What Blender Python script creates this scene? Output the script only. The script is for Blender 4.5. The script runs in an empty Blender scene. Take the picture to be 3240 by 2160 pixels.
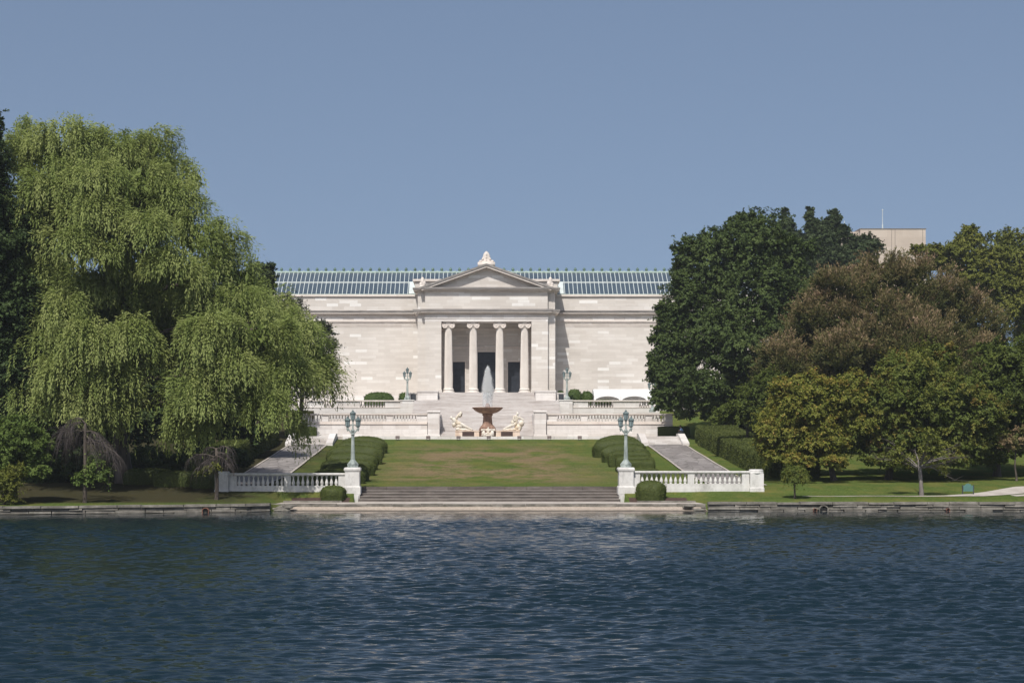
import bpy, math, random
import numpy as np
from mathutils import Vector, Matrix

R = math.radians
SC = bpy.context.scene
COL = SC.collection
rng = np.random.default_rng(7)
random.seed(11)

# ------------------------------------------------------------------ camera, sky, sun, exposure
FPX, U0, V0, CX, CZ = 5194.0, 1528.0, 1403.0, -0.5, 5.0      # photograph pixels (3240 wide), metres
cam_d = bpy.data.cameras.new('camera')
cam = bpy.data.objects.new('camera', cam_d)
COL.objects.link(cam)
cam.location = (CX, 0, CZ)
cam.rotation_euler = (R(90), 0, 0)
cam_d.sensor_width = 36.0
cam_d.lens = 36.0 * FPX / 3240.0
cam_d.shift_x = (1620 - U0) / 3240.0
cam_d.shift_y = (V0 - 1080) / 3240.0
cam_d.clip_start = 0.5
cam_d.clip_end = 6000
SC.camera = cam

SUN_EL, SUN_AZ = 52.0, 15.0        # azimuth to the left of straight behind the camera
world = bpy.data.worlds.new('World')
SC.world = world
world.use_nodes = True
wn = world.node_tree
bg = wn.nodes['Background']
sky = wn.nodes.new('ShaderNodeTexSky')
sky.sky_type = 'NISHITA'
sky.sun_disc = False
sky.sun_elevation = R(SUN_EL)
sky.sun_rotation = R(180 + SUN_AZ)
sky.altitude = 200
sky.air_density = 1.0
sky.dust_density = 2.2
sky.ozone_density = 1.0
tc = wn.nodes.new('ShaderNodeTexCoord')
bend = wn.nodes.new('ShaderNodeVectorMath'); bend.operation = 'MULTIPLY_ADD'      # even out the pale band at the horizon
bend.inputs[1].default_value = (1, 1, 0.70); bend.inputs[2].default_value = (0, 0, 0.20)
bnrm = wn.nodes.new('ShaderNodeVectorMath'); bnrm.operation = 'NORMALIZE'
wn.links.new(tc.outputs['Generated'], bend.inputs[0])
wn.links.new(bend.outputs[0], bnrm.inputs[0])
wn.links.new(bnrm.outputs[0], sky.inputs['Vector'])
hs = wn.nodes.new('ShaderNodeHueSaturation')
hs.inputs['Saturation'].default_value = 0.92
hs.inputs['Value'].default_value = 1.22
wn.links.new(sky.outputs[0], hs.inputs['Color'])
wn.links.new(hs.outputs[0], bg.inputs['Color'])
bg.inputs['Strength'].default_value = 0.075

sl = bpy.data.lights.new('sun', 'SUN')
sl.energy = 3.9
sl.angle = R(0.5)
sl.color = (1.0, 0.965, 0.91)
so = bpy.data.objects.new('sun', sl)
COL.objects.link(so)
to_sun = Vector((-math.sin(R(SUN_AZ)) * math.cos(R(SUN_EL)), -math.cos(R(SUN_AZ)) * math.cos(R(SUN_EL)), math.sin(R(SUN_EL))))
so.rotation_euler = (-to_sun).to_track_quat('-Z', 'Y').to_euler()
so.location = (-60, -60, 200)

vs = SC.view_settings
vs.view_transform = 'Standard'
vs.look = 'None'
vs.gamma = 1.0
vs.exposure = 0.29
SC.cycles.max_bounces = 8
SC.cycles.diffuse_bounces = 5
SC.cycles.glossy_bounces = 3
SC.cycles.transparent_max_bounces = 12
SC.cycles.transmission_bounces = 4
SC.cycles.use_denoising = True
HAZE = 0.00018

# ------------------------------------------------------------------ node helpers and materials
def new_mat(name):
    m = bpy.data.materials.new(name)
    m.use_nodes = True
    nt = m.node_tree
    return m, nt, nt.nodes['Principled BSDF']

def N(nt, kind, **kw):
    n = nt.nodes.new('ShaderNode' + kind)
    for k, v in kw.items():
        setattr(n, k, v)
    return n

def L(nt, a, b):
    nt.links.new(a, b)

def math_(nt, op, a, b=None, c=None, clamp=False):
    n = N(nt, 'Math', operation=op, use_clamp=clamp)
    for i, x in enumerate((a, b, c)):
        if x is None:
            continue
        if isinstance(x, (int, float)):
            n.inputs[i].default_value = x
        else:
            L(nt, x, n.inputs[i])
    return n.outputs[0]

def ramp(nt, fac, stops):
    n = N(nt, 'ValToRGB')
    while len(n.color_ramp.elements) > 1:
        n.color_ramp.elements.remove(n.color_ramp.elements[-1])
    e0 = n.color_ramp.elements[0]
    for i, (p, c) in enumerate(stops):
        e = e0 if i == 0 else n.color_ramp.elements.new(p)
        e.position = p
        e.color = (*c, 1) if len(c) == 3 else c
    L(nt, fac, n.inputs[0])
    return n.outputs[0]

def mixc(nt, fac, a, b, mode='MIX'):
    n = N(nt, 'Mix', data_type='RGBA', blend_type=mode)
    for sock, x in ((n.inputs[0], fac), (n.inputs[6], a), (n.inputs[7], b)):
        if isinstance(x, (int, float)):
            sock.default_value = x
        elif isinstance(x, tuple):
            sock.default_value = (*x, 1) if len(x) == 3 else x
        else:
            L(nt, x, sock)
    return n.outputs[2]

def pos(nt):
    return N(nt, 'NewGeometry').outputs['Position']

def mapped(nt, vec, scale=(1, 1, 1), loc=(0, 0, 0)):
    n = N(nt, 'Mapping')
    n.inputs['Scale'].default_value = scale
    n.inputs['Location'].default_value = loc
    L(nt, vec, n.inputs['Vector'])
    return n.outputs[0]

def noise(nt, vec, scale, detail=4, rough=0.55):
    n = N(nt, 'TexNoise')
    n.inputs['Scale'].default_value = scale
    n.inputs['Detail'].default_value = detail
    n.inputs['Roughness'].default_value = rough
    L(nt, vec, n.inputs['Vector'])
    return n.outputs[0]

def bump(nt, bsdf, h, strength=0.3, dist=0.05):
    b = N(nt, 'Bump')
    b.inputs['Strength'].default_value = strength
    b.inputs['Distance'].default_value = dist
    L(nt, h, b.inputs['Height'])
    L(nt, b.outputs[0], bsdf.inputs['Normal'])

def ashlar(name, ramp_stops, bw=1.7, rh=0.45, streak=0.35, mortar=0.62, grime=0.0):
    m, nt, b = new_mat(name)
    p = pos(nt)
    s = N(nt, 'SeparateXYZ'); L(nt, p, s.inputs[0])
    u = math_(nt, 'ADD', s.outputs[0], s.outputs[1])
    c = N(nt, 'CombineXYZ'); L(nt, u, c.inputs[0]); L(nt, s.outputs[2], c.inputs[1])
    br = N(nt, 'TexBrick')
    br.offset = 0.5; br.offset_frequency = 2; br.squash = 1.6; br.squash_frequency = 3
    L(nt, c.outputs[0], br.inputs['Vector'])
    br.inputs['Color1'].default_value = (0, 0, 0, 1)
    br.inputs['Color2'].default_value = (1, 1, 1, 1)
    br.inputs['Mortar'].default_value = (0.5, 0.5, 0.5, 1)
    br.inputs['Scale'].default_value = 1.0
    br.inputs['Mortar Size'].default_value = 0.014
    br.inputs['Mortar Smooth'].default_value = 0.3
    br.inputs['Brick Width'].default_value = bw
    br.inputs['Row Height'].default_value = rh
    col = ramp(nt, br.outputs['Color'], ramp_stops)
    st = noise(nt, mapped(nt, p, (0.35, 0.35, 2.6)), 1.6, 6, 0.65)
    stc = ramp(nt, st, [(0.25, (0.70, 0.66, 0.63)), (0.5, (0.97, 0.96, 0.95)), (0.8, (1.1, 1.09, 1.08))])
    col = mixc(nt, streak, col, stc, 'MULTIPLY')
    big = noise(nt, p, 0.16, 3)
    bc = ramp(nt, big, [(0.3, (0.86, 0.84, 0.82)), (0.65, (1.03, 1.02, 1.01))])
    col = mixc(nt, 0.6, col, bc, 'MULTIPLY')
    if grime:
        gn = noise(nt, mapped(nt, p, (1.4, 1.4, 0.35)), 1.3, 6, 0.7)
        gf = ramp(nt, gn, [(0.48, (0, 0, 0)), (0.72, (1, 1, 1))])
        gf = math_(nt, 'MULTIPLY', gf, grime)
        col = mixc(nt, gf, col, (0.20, 0.185, 0.17))
    fac = math_(nt, 'MULTIPLY', br.outputs['Fac'], mortar)
    col = mixc(nt, fac, col, (0.36, 0.33, 0.30))
    L(nt, col, b.inputs['Base Color'])
    b.inputs['Roughness'].default_value = 0.75
    b.inputs['Specular IOR Level'].default_value = 0.25
    h = math_(nt, 'SUBTRACT', noise(nt, p, 9, 4), br.outputs['Fac'])
    bump(nt, b, h, 0.35, 0.012)
    return m

def stone(name, c1, c2, c3, scale=1.2, stretch=(1, 1, 1), dirt=0.0, dirt_col=(0.16, 0.15, 0.135), dirt_lo=0.5, dirt_hi=0.75, rough=0.8, bmp=0.4):
    m, nt, b = new_mat(name)
    p = pos(nt)
    n1 = noise(nt, mapped(nt, p, stretch), scale, 7, 0.65)
    col = ramp(nt, n1, [(0.3, c1), (0.52, c2), (0.75, c3)])
    if dirt:
        n2 = noise(nt, mapped(nt, p, (1.1, 1.1, 0.6), (3, 7, 1)), 1.7, 8, 0.72)
        f = math_(nt, 'MULTIPLY', ramp(nt, n2, [(dirt_lo, (0, 0, 0)), (dirt_hi, (1, 1, 1))]), dirt)
        col = mixc(nt, f, col, dirt_col)
    L(nt, col, b.inputs['Base Color'])
    b.inputs['Roughness'].default_value = rough
    b.inputs['Specular IOR Level'].default_value = 0.25
    bump(nt, b, noise(nt, p, 14, 5), bmp, 0.015)
    return m

def leaf_mat(name, stops, trans=0.28, gloss=0.012):
    m = bpy.data.materials.new(name)
    m.use_nodes = True
    nt = m.node_tree
    nt.nodes.clear()
    out = N(nt, 'OutputMaterial')
    at = N(nt, 'Attribute', attribute_name='tint')
    col = ramp(nt, at.outputs['Fac'], stops)
    d = N(nt, 'BsdfDiffuse'); t = N(nt, 'BsdfTranslucent'); g = N(nt, 'BsdfGlossy')
    g.inputs['Roughness'].default_value = 0.6
    L(nt, col, d.inputs[0])
    tc = mixc(nt, 0.5, col, (0.9, 1.0, 0.35), 'MULTIPLY')
    L(nt, mixc(nt, 0.5, col, tc), t.inputs[0])
    m1 = N(nt, 'MixShader'); m1.inputs[0].default_value = trans
    L(nt, d.outputs[0], m1.inputs[1]); L(nt, t.outputs[0], m1.inputs[2])
    m2 = N(nt, 'MixShader'); m2.inputs[0].default_value = gloss
    L(nt, m1.outputs[0], m2.inputs[1]); L(nt, g.outputs[0], m2.inputs[2])
    L(nt, m2.outputs[0], out.inputs[0])
    return m

def plain(name, col, rough=0.6, metal=0.0, var=0.15, scale=6):
    m, nt, b = new_mat(name)
    n1 = noise(nt, pos(nt), scale, 4)
    c = ramp(nt, n1, [(0.3, tuple(x * (1 - var) for x in col)), (0.7, tuple(min(1, x * (1 + var)) for x in col))])
    L(nt, c, b.inputs['Base Color'])
    b.inputs['Roughness'].default_value = rough
    b.inputs['Metallic'].default_value = metal
    return m

M = {}
M['marble_wall'] = ashlar('marble_wall', [(0.0, (0.535, 0.495, 0.450)), (0.4, (0.575, 0.535, 0.490)), (0.78, (0.605, 0.567, 0.522)), (0.90, (0.635, 0.602, 0.562)), (0.95, (0.715, 0.695, 0.662)), (1.0, (0.745, 0.73, 0.70))], grime=0.04, streak=0.28, mortar=0.35)
M['marble_pale'] = ashlar('marble_pale', [(0.0, (0.57, 0.535, 0.505)), (0.5, (0.64, 0.612, 0.587)), (1.0, (0.71, 0.69, 0.668))], bw=1.6, rh=0.62, streak=0.5, grime=0.16)
M['marble_trim'] = stone('marble_trim', (0.52, 0.46, 0.41), (0.62, 0.555, 0.50), (0.70, 0.65, 0.60), 1.1, (0.5, 0.5, 2.5), dirt=0.35, dirt_lo=0.52, dirt_hi=0.8)
M['marble_column'] = stone('marble_column', (0.545, 0.497, 0.447), (0.61, 0.565, 0.515), (0.65, 0.61, 0.56), 0.7, (1, 1, 0.6), dirt=0.1)
M['cornice_weathered'] = stone('cornice_weathered', (0.13, 0.12, 0.112), (0.23, 0.212, 0.198), (0.42, 0.39, 0.36), 1.3, (0.35, 1, 4), dirt=0.5)
M['marble_stair'] = stone('marble_stair', (0.42, 0.372, 0.342), (0.585, 0.548, 0.52), (0.69, 0.668, 0.648), 1.0, (0.35, 1.0, 3.0), dirt=0.45, dirt_col=(0.36, 0.28, 0.23), dirt_lo=0.52, dirt_hi=0.8)
M['pier_stone'] = stone('pier_stone', (0.44, 0.425, 0.40), (0.585, 0.565, 0.535), (0.67, 0.655, 0.63), 0.9, (1, 1, 0.5), dirt=0.7, dirt_col=(0.24, 0.23, 0.21), dirt_lo=0.48, dirt_hi=0.74)
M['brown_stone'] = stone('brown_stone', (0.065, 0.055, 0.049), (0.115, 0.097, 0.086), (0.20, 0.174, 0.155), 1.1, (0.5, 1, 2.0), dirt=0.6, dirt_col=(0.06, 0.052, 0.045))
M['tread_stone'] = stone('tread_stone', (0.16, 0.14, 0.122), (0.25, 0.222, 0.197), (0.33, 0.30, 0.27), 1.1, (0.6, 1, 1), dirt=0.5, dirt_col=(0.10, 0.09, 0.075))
M['paving'] = stone('paving', (0.30, 0.262, 0.225), (0.42, 0.375, 0.33), (0.50, 0.455, 0.41), 0.8, (1, 1, 1), dirt=0.4, dirt_col=(0.2, 0.18, 0.155))
M['flagstone_path'] = None
M['wall_stone'] = stone('wall_stone', (0.075, 0.068, 0.058), (0.17, 0.155, 0.132), (0.31, 0.285, 0.25), 1.6, (0.6, 1, 2), dirt=0.7, dirt_col=(0.055, 0.055, 0.04), dirt_lo=0.45, dirt_hi=0.7)
M['fountain_stone'] = stone('fountain_stone', (0.15, 0.085, 0.06), (0.27, 0.165, 0.12), (0.40, 0.27, 0.20), 1.4, (1, 1, 0.5), dirt=0.4, dirt_col=(0.10, 0.07, 0.055))
M['fountain_pale'] = stone('fountain_pale', (0.46, 0.33, 0.24), (0.62, 0.50, 0.40), (0.72, 0.64, 0.55), 1.2, (1, 1, 0.4), dirt=0.3, dirt_col=(0.3, 0.2, 0.13))
M['statue_marble'] = stone('statue_marble', (0.55, 0.43, 0.29), (0.62, 0.57, 0.49), (0.68, 0.66, 0.62), 1.1, (1, 1, 0.8), dirt=0.3, dirt_col=(0.25, 0.22, 0.19), dirt_lo=0.55, dirt_hi=0.8)
M['niche_dark'] = plain('niche_dark', (0.05, 0.028, 0.022), 0.7)  # recess shade painted as one dark colour
M['verdigris'] = stone('verdigris', (0.14, 0.16, 0.148), (0.28, 0.318, 0.296), (0.45, 0.48, 0.455), 3.0, (1, 1, 0.35), dirt=0.4, dirt_col=(0.07, 0.10, 0.10), rough=0.55)
M['verdigris_dark'] = stone('verdigris_dark', (0.06, 0.085, 0.09), (0.115, 0.15, 0.15), (0.22, 0.27, 0.26), 4.0, (1, 1, 0.5), dirt=0.3, dirt_col=(0.05, 0.06, 0.065), rough=0.5)
M['lantern_glass'] = plain('lantern_glass', (0.20, 0.25, 0.25), 0.15, 0, 0.25, 3)
M['door_bronze'] = plain('door_bronze', (0.022, 0.026, 0.034), 0.42, 0.2, 0.35, 2.5)
M['roof_bar'] = plain('roof_bar', (0.50, 0.54, 0.525), 0.5, 0, 0.12, 1.5)
M['roof_copper'] = plain('roof_copper', (0.36, 0.45, 0.40), 0.55, 0, 0.2, 2.0)
M['finial_copper'] = plain('finial_copper', (0.09, 0.15, 0.12), 0.55, 0, 0.4, 3.0)
M['tent_fabric'] = plain('tent_fabric', (0.80, 0.80, 0.79), 0.55, 0, 0.04, 1)
M['tent_metal'] = plain('tent_metal', (0.55, 0.55, 0.55), 0.35, 0.6, 0.1, 3)
M['plaque'] = plain('plaque', (0.05, 0.055, 0.06), 0.4, 0.3, 0.3, 8)
M['floodlight_metal'] = plain('floodlight_metal', (0.17, 0.135, 0.125), 0.6, 0, 0.25, 5)
M['sign_green'] = plain('sign_green', (0.07, 0.16, 0.14), 0.5, 0, 0.15, 3)
M['dark_metal'] = plain('dark_metal', (0.05, 0.055, 0.06), 0.5, 0.3, 0.2, 4)
M['pipe_rust'] = plain('pipe_rust', (0.16, 0.07, 0.045), 0.8, 0, 0.3, 5)
M['hole_dark'] = plain('hole_dark', (0.006, 0.006, 0.006), 0.9)  # unlit inside of the drain pipes, painted near black
M['tower_concrete'] = ashlar('tower_concrete', [(0, (0.46, 0.385, 0.32)), (1, (0.52, 0.44, 0.37))], bw=5, rh=3.2, streak=0.3, mortar=0.1)
M['tower_groove'] = plain('tower_groove', (0.22, 0.18, 0.15), 0.8)
M['skin'] = plain('skin', (0.16, 0.09, 0.06), 0.55, 0, 0.06)
M['hair'] = plain('hair', (0.015, 0.012, 0.01), 0.6)
M['shirt'] = plain('shirt', (0.14, 0.24, 0.42), 0.8, 0, 0.12)
M['trousers'] = plain('trousers', (0.022, 0.025, 0.035), 0.8, 0, 0.2)
M['mulch'] = stone('mulch', (0.03, 0.018, 0.014), (0.06, 0.035, 0.027), (0.10, 0.065, 0.05), 9, dirt=0, bmp=0.9)
M['bark'] = stone('bark', (0.035, 0.028, 0.022), (0.075, 0.06, 0.048), (0.14, 0.115, 0.095), 3.5, (1, 1, 0.25), bmp=1.0)
M['bark_pale'] = stone('bark_pale', (0.09, 0.08, 0.07), (0.17, 0.15, 0.135), (0.27, 0.245, 0.22), 3.5, (1, 1, 0.3), bmp=1.0)
M['twig_grey'] = plain('twig_grey', (0.060, 0.047, 0.042), 0.8, 0, 0.35, 2)
M['hedge_core'] = plain('hedge_core', (0.02, 0.032, 0.010), 0.9, 0, 0.3, 5)

def glass_roof():
    m, nt, b = new_mat('roof_glass')
    n1 = noise(nt, mapped(nt, pos(nt), (1.6, 0.2, 0.2)), 1.0, 2)
    L(nt, ramp(nt, n1, [(0.3, (0.046, 0.066, 0.088)), (0.7, (0.064, 0.086, 0.110))]), b.inputs['Base Color'])
    b.inputs['Roughness'].default_value = 0.15
    b.inputs['IOR'].default_value = 1.33
    return m
M['roof_glass'] = glass_roof()

def path_mat():
    m, nt, b = new_mat('flagstone_path')
    p = pos(nt)
    v = N(nt, 'TexVoronoi', feature='DISTANCE_TO_EDGE')
    v.inputs['Scale'].default_value = 0.9
    L(nt, mapped(nt, p, (1, 0.55, 0)), v.inputs['Vector'])
    v2 = N(nt, 'TexVoronoi')
    v2.inputs['Scale'].default_value = 0.9
    L(nt, mapped(nt, p, (1, 0.55, 0)), v2.inputs['Vector'])
    sx = N(nt, 'SeparateColor'); L(nt, v2.outputs['Color'], sx.inputs[0])
    col = ramp(nt, sx.outputs[0], [(0, (0.175, 0.155, 0.145)), (1, (0.27, 0.245, 0.23))])
    col = mixc(nt, 0.7, col, ramp(nt, noise(nt, p, 2.2, 6), [(0.3, (0.75, 0.75, 0.75)), (0.7, (1.1, 1.1, 1.1))]), 'MULTIPLY')
    edge = ramp(nt, v.outputs['Distance'], [(0.0, (1, 1, 1)), (0.05, (0, 0, 0))])
    col = mixc(nt, edge, col, (0.10, 0.09, 0.08))
    L(nt, col, b.inputs['Base Color'])
    b.inputs['Roughness'].default_value = 0.9
    bump(nt, b, noise(nt, p, 8, 5), 0.4, 0.02)
    return m
M['flagstone_path'] = path_mat()

def grass_mat():
    m, nt, b = new_mat('grass')
    p = pos(nt)
    s = N(nt, 'SeparateXYZ'); L(nt, p, s.inputs[0])
    fine = noise(nt, mapped(nt, p, (1, 0.5, 1)), 5.5, 6, 0.75)
    col = ramp(nt, fine, [(0.28, (0.036, 0.056, 0.014)), (0.5, (0.072, 0.102, 0.025)), (0.72, (0.122, 0.152, 0.046))])
    med = noise(nt, mapped(nt, p, (0.5, 0.22, 0.5)), 1.0, 5, 0.65)
    col = mixc(nt, ramp(nt, med, [(0.45, (0, 0, 0)), (0.68, (0.75, 0.75, 0.75))]), col, (0.135, 0.125, 0.038))
    # worn, browned turf of the middle lawn
    inx = math_(nt, 'SUBTRACT', 1.0, math_(nt, 'SMOOTH_MIN', math_(nt, 'DIVIDE', math_(nt, 'ABSOLUTE', s.outputs[0]), 13.0), 1.0, 0.3))
    iny = math_(nt, 'MULTIPLY', ramp(nt, math_(nt, 'DIVIDE', s.outputs[1], 200.0), [(0.66, (0, 0, 0)), (0.73, (1, 1, 1))]), ramp(nt, math_(nt, 'DIVIDE', s.outputs[1], 200.0), [(0.90, (1, 1, 1)), (0.965, (0.1, 0.1, 0.1))]))
    wn_ = noise(nt, mapped(nt, p, (0.22, 0.13, 0.2), (2.3, 4.1, 0)), 1.0, 6, 0.68)
    worn = math_(nt, 'MULTIPLY', math_(nt, 'MULTIPLY', ramp(nt, wn_, [(0.42, (0, 0, 0)), (0.56, (1, 1, 1))]), iny), math_(nt, 'MULTIPLY', inx, 1.7, clamp=True))
    dry = ramp(nt, fine, [(0.3, (0.115, 0.085, 0.045)), (0.7, (0.235, 0.175, 0.105))])
    col = mixc(nt, worn, col, dry)
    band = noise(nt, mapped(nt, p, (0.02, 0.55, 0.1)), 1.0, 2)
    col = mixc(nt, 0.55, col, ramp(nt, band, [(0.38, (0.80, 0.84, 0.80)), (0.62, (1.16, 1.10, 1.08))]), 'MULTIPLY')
    # bare earth below the trees of the left bank, colour darkened for their shade
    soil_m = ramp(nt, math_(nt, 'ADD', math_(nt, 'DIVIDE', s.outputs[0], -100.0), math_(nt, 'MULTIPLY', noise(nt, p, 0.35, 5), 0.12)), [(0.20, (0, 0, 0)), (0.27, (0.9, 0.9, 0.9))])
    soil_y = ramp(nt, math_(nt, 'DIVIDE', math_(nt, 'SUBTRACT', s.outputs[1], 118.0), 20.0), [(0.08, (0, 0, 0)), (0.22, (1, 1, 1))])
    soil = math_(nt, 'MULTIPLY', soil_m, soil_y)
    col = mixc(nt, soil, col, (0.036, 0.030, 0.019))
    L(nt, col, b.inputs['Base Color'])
    b.inputs['Roughness'].default_value = 0.95
    b.inputs['Specular IOR Level'].default_value = 0.1
    b.inputs['Specular IOR Level'].default_value = 0.0
    bump(nt, b, noise(nt, p, 16, 4, 0.7), 0.5, 0.05)
    return m
M['grass'] = grass_mat()

def sand_mat():
    m, nt, b = new_mat('beach_gravel')
    p = pos(nt)
    s = N(nt, 'SeparateXYZ'); L(nt, p, s.inputs[0])
    col = ramp(nt, noise(nt, p, 7, 7, 0.75), [(0.3, (0.20, 0.155, 0.115)), (0.5, (0.36, 0.295, 0.235)), (0.7, (0.50, 0.43, 0.36))])
    wet = ramp(nt, math_(nt, 'ADD', s.outputs[2], math_(nt, 'MULTIPLY', noise(nt, p, 2.0, 4), 0.06)), [(0.06, (1, 1, 1)), (0.12, (0, 0, 0))])
    col = mixc(nt, wet, col, (0.10, 0.082, 0.062))
    L(nt, col, b.inputs['Base Color'])
    b.inputs['Roughness'].default_value = 0.9
    bump(nt, b, noise(nt, p, 12, 5), 0.7, 0.03)
    return m
M['sand'] = sand_mat()

def water_mat():
    m, nt, b = new_mat('lagoon_water')
    b.inputs['Base Color'].default_value = (0.005, 0.014, 0.020, 1)
    b.inputs['IOR'].default_value = 1.333
    p = pos(nt)
    s = N(nt, 'SeparateXYZ'); L(nt, p, s.inputs[0])
    yy_ = math_(nt, 'DIVIDE', s.outputs[1], 130.0)
    calm = ramp(nt, yy_, [(0.76, (1, 1, 1)), (0.835, (0.6, 0.6, 0.6)), (0.885, (0.10, 0.10, 0.10)), (0.93, (0.03, 0.03, 0.03))])
    gust = ramp(nt, noise(nt, mapped(nt, p, (0.07, 0.13, 1)), 1.0, 4), [(0.35, (0.82, 0.82, 0.82)), (0.65, (1.1, 1.1, 1.1))])
    # unresolved ripples widen the reflection; they die out in the lee of the bank
    L(nt, math_(nt, 'ADD', math_(nt, 'MULTIPLY', math_(nt, 'MULTIPLY', calm, gust), W_ROUGH), 0.07), b.inputs['Roughness'])
    def ripple(scale, stretch, off, detail):
        n = N(nt, 'TexNoise'); n.inputs['Scale'].default_value = scale; n.inputs['Detail'].default_value = detail
        L(nt, mapped(nt, p, stretch, off), n.inputs['Vector'])
        v = N(nt, 'VectorMath', operation='SUBTRACT'); L(nt, n.outputs['Color'], v.inputs[0]); v.inputs[1].default_value = (0.5, 0.5, 0.5)
        return v.outputs[0]
    def vop(op, a, bb):
        v = N(nt, 'VectorMath', operation=op); L(nt, a, v.inputs[0])
        if isinstance(bb, tuple): v.inputs[1].default_value = bb
        else: L(nt, bb, v.inputs[1])
        return v.outputs[0]
    r1 = vop('MULTIPLY', ripple(4.5, (0.5, 1.3, 1), (0, 0, 0), 4), (WK * 0.5, WK, 0))
    sc = N(nt, 'VectorMath', operation='SCALE'); L(nt, r1, sc.inputs[0]); L(nt, math_(nt, 'MULTIPLY', calm, gust), sc.inputs['Scale'])
    nrm = vop('ADD', N(nt, 'NewGeometry').outputs['Normal'], sc.outputs[0])
    nn = N(nt, 'VectorMath', operation='NORMALIZE'); L(nt, nrm, nn.inputs[0])
    L(nt, nn.outputs[0], b.inputs['Normal'])
    return m
WK, W_ROUGH, WAVE = 0.85, 0.085, 0.0125
M['water'] = water_mat()

def spray_mat():
    m = bpy.data.materials.new('spray')
    m.use_nodes = True
    nt = m.node_tree
    nt.nodes.clear()
    out = N(nt, 'OutputMaterial')
    d = N(nt, 'BsdfDiffuse'); d.inputs[0].default_value = (0.97, 0.97, 0.97, 1)
    t = N(nt, 'BsdfTranslucent'); t.inputs[0].default_value = (0.97, 0.97, 0.97, 1)
    x = N(nt, 'MixShader'); x.inputs[0].default_value = 0.5
    L(nt, d.outputs[0], x.inputs[1]); L(nt, t.outputs[0], x.inputs[2])
    g_ = N(nt, 'BsdfGlossy'); g_.inputs['Roughness'].default_value = 0.4
    y = N(nt, 'MixShader'); y.inputs[0].default_value = 0.3
    L(nt, x.outputs[0], y.inputs[1]); L(nt, g_.outputs[0], y.inputs[2])
    L(nt, y.outputs[0], out.inputs[0])
    return m
M['spray'] = spray_mat()

def veil_mat():
    m = bpy.data.materials.new('water_veil')
    m.use_nodes = True
    nt = m.node_tree
    nt.nodes.clear()
    out = N(nt, 'OutputMaterial')
    d = N(nt, 'BsdfDiffuse'); d.inputs[0].default_value = (0.78, 0.84, 0.88, 1)
    t = N(nt, 'BsdfTransparent')
    x = N(nt, 'MixShader')
    L(nt, math_(nt, 'MULTIPLY', noise(nt, mapped(nt, pos(nt), (9, 9, 0.8)), 1.0, 3), 0.5), x.inputs[0])
    L(nt, t.outputs[0], x.inputs[1]); L(nt, d.outputs[0], x.inputs[2])
    L(nt, x.outputs[0], out.inputs[0])
    return m
M['veil'] = veil_mat()

LEAF = {
    'willow': leaf_mat('willow_leaves', [(0, (0.128, 0.172, 0.038)), (0.5, (0.225, 0.272, 0.076)), (1, (0.335, 0.360, 0.128))], 0.40),
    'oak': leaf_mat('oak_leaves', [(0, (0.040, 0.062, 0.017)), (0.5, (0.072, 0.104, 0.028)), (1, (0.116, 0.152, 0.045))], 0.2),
    'darkgreen': leaf_mat('shade_leaves', [(0, (0.026, 0.043, 0.014)), (0.5, (0.047, 0.074, 0.023)), (1, (0.080, 0.112, 0.036))], 0.18),  # dark green leaves; shade behind the willow is put into this colour
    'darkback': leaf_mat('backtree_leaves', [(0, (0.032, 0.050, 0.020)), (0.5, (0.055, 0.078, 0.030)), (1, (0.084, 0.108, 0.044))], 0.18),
    'olive': leaf_mat('grey_olive_leaves', [(0, (0.030, 0.038, 0.022)), (0.5, (0.048, 0.058, 0.034)), (1, (0.075, 0.080, 0.052))], 0.18),
    'hornbeam': leaf_mat('reddening_leaves', [(0, (0.044, 0.056, 0.014)), (0.35, (0.098, 0.100, 0.030)), (0.62, (0.190, 0.146, 0.068)), (1, (0.35, 0.232, 0.158))], 0.2),
    'yellowgreen': leaf_mat('yellow_green_leaves', [(0, (0.070, 0.088, 0.016)), (0.5, (0.140, 0.155, 0.028)), (1, (0.220, 0.215, 0.046))], 0.28),
    'orange': leaf_mat('turning_leaves', [(0, (0.098, 0.122, 0.022)), (0.5, (0.195, 0.200, 0.036)), (0.78, (0.295, 0.220, 0.054)), (1, (0.42, 0.235, 0.070))], 0.25),
    'maple': leaf_mat('green_turning_leaves', [(0, (0.052, 0.074, 0.015)), (0.5, (0.110, 0.138, 0.027)), (0.85, (0.185, 0.185, 0.038)), (1, (0.25, 0.15, 0.045))], 0.25),
    'bright': leaf_mat('fresh_green_leaves', [(0, (0.066, 0.108, 0.022)), (0.5, (0.115, 0.165, 0.036)), (1, (0.170, 0.220, 0.055))], 0.3),
    'hedge': leaf_mat('yew_hedge_leaves', [(0, (0.036, 0.050, 0.012)), (0.5, (0.080, 0.098, 0.024)), (1, (0.135, 0.148, 0.040))], 0.12),
    'bush': leaf_mat('box_bush_leaves', [(0, (0.035, 0.060, 0.014)), (0.5, (0.060, 0.095, 0.022)), (1, (0.10, 0.14, 0.04))], 0.18),
}

# ------------------------------------------------------------------ mesh helpers
def wloc(o):
    v = Vector((0, 0, 0))
    while o is not None:
        v = v + o.location
        o = o.parent
    return v

def tag(o, label=None, cat=None, group=None, kind=None):
    if label: o['label'] = label
    if cat: o['category'] = cat
    if group: o['group'] = group
    if kind: o['kind'] = kind
    return o

def empty(name, loc, label=None, cat=None, group=None):
    o = bpy.data.objects.new(name, None)
    COL.objects.link(o)
    o.location = loc
    o.empty_display_size = 0.3
    return tag(o, label, cat, group)

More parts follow.
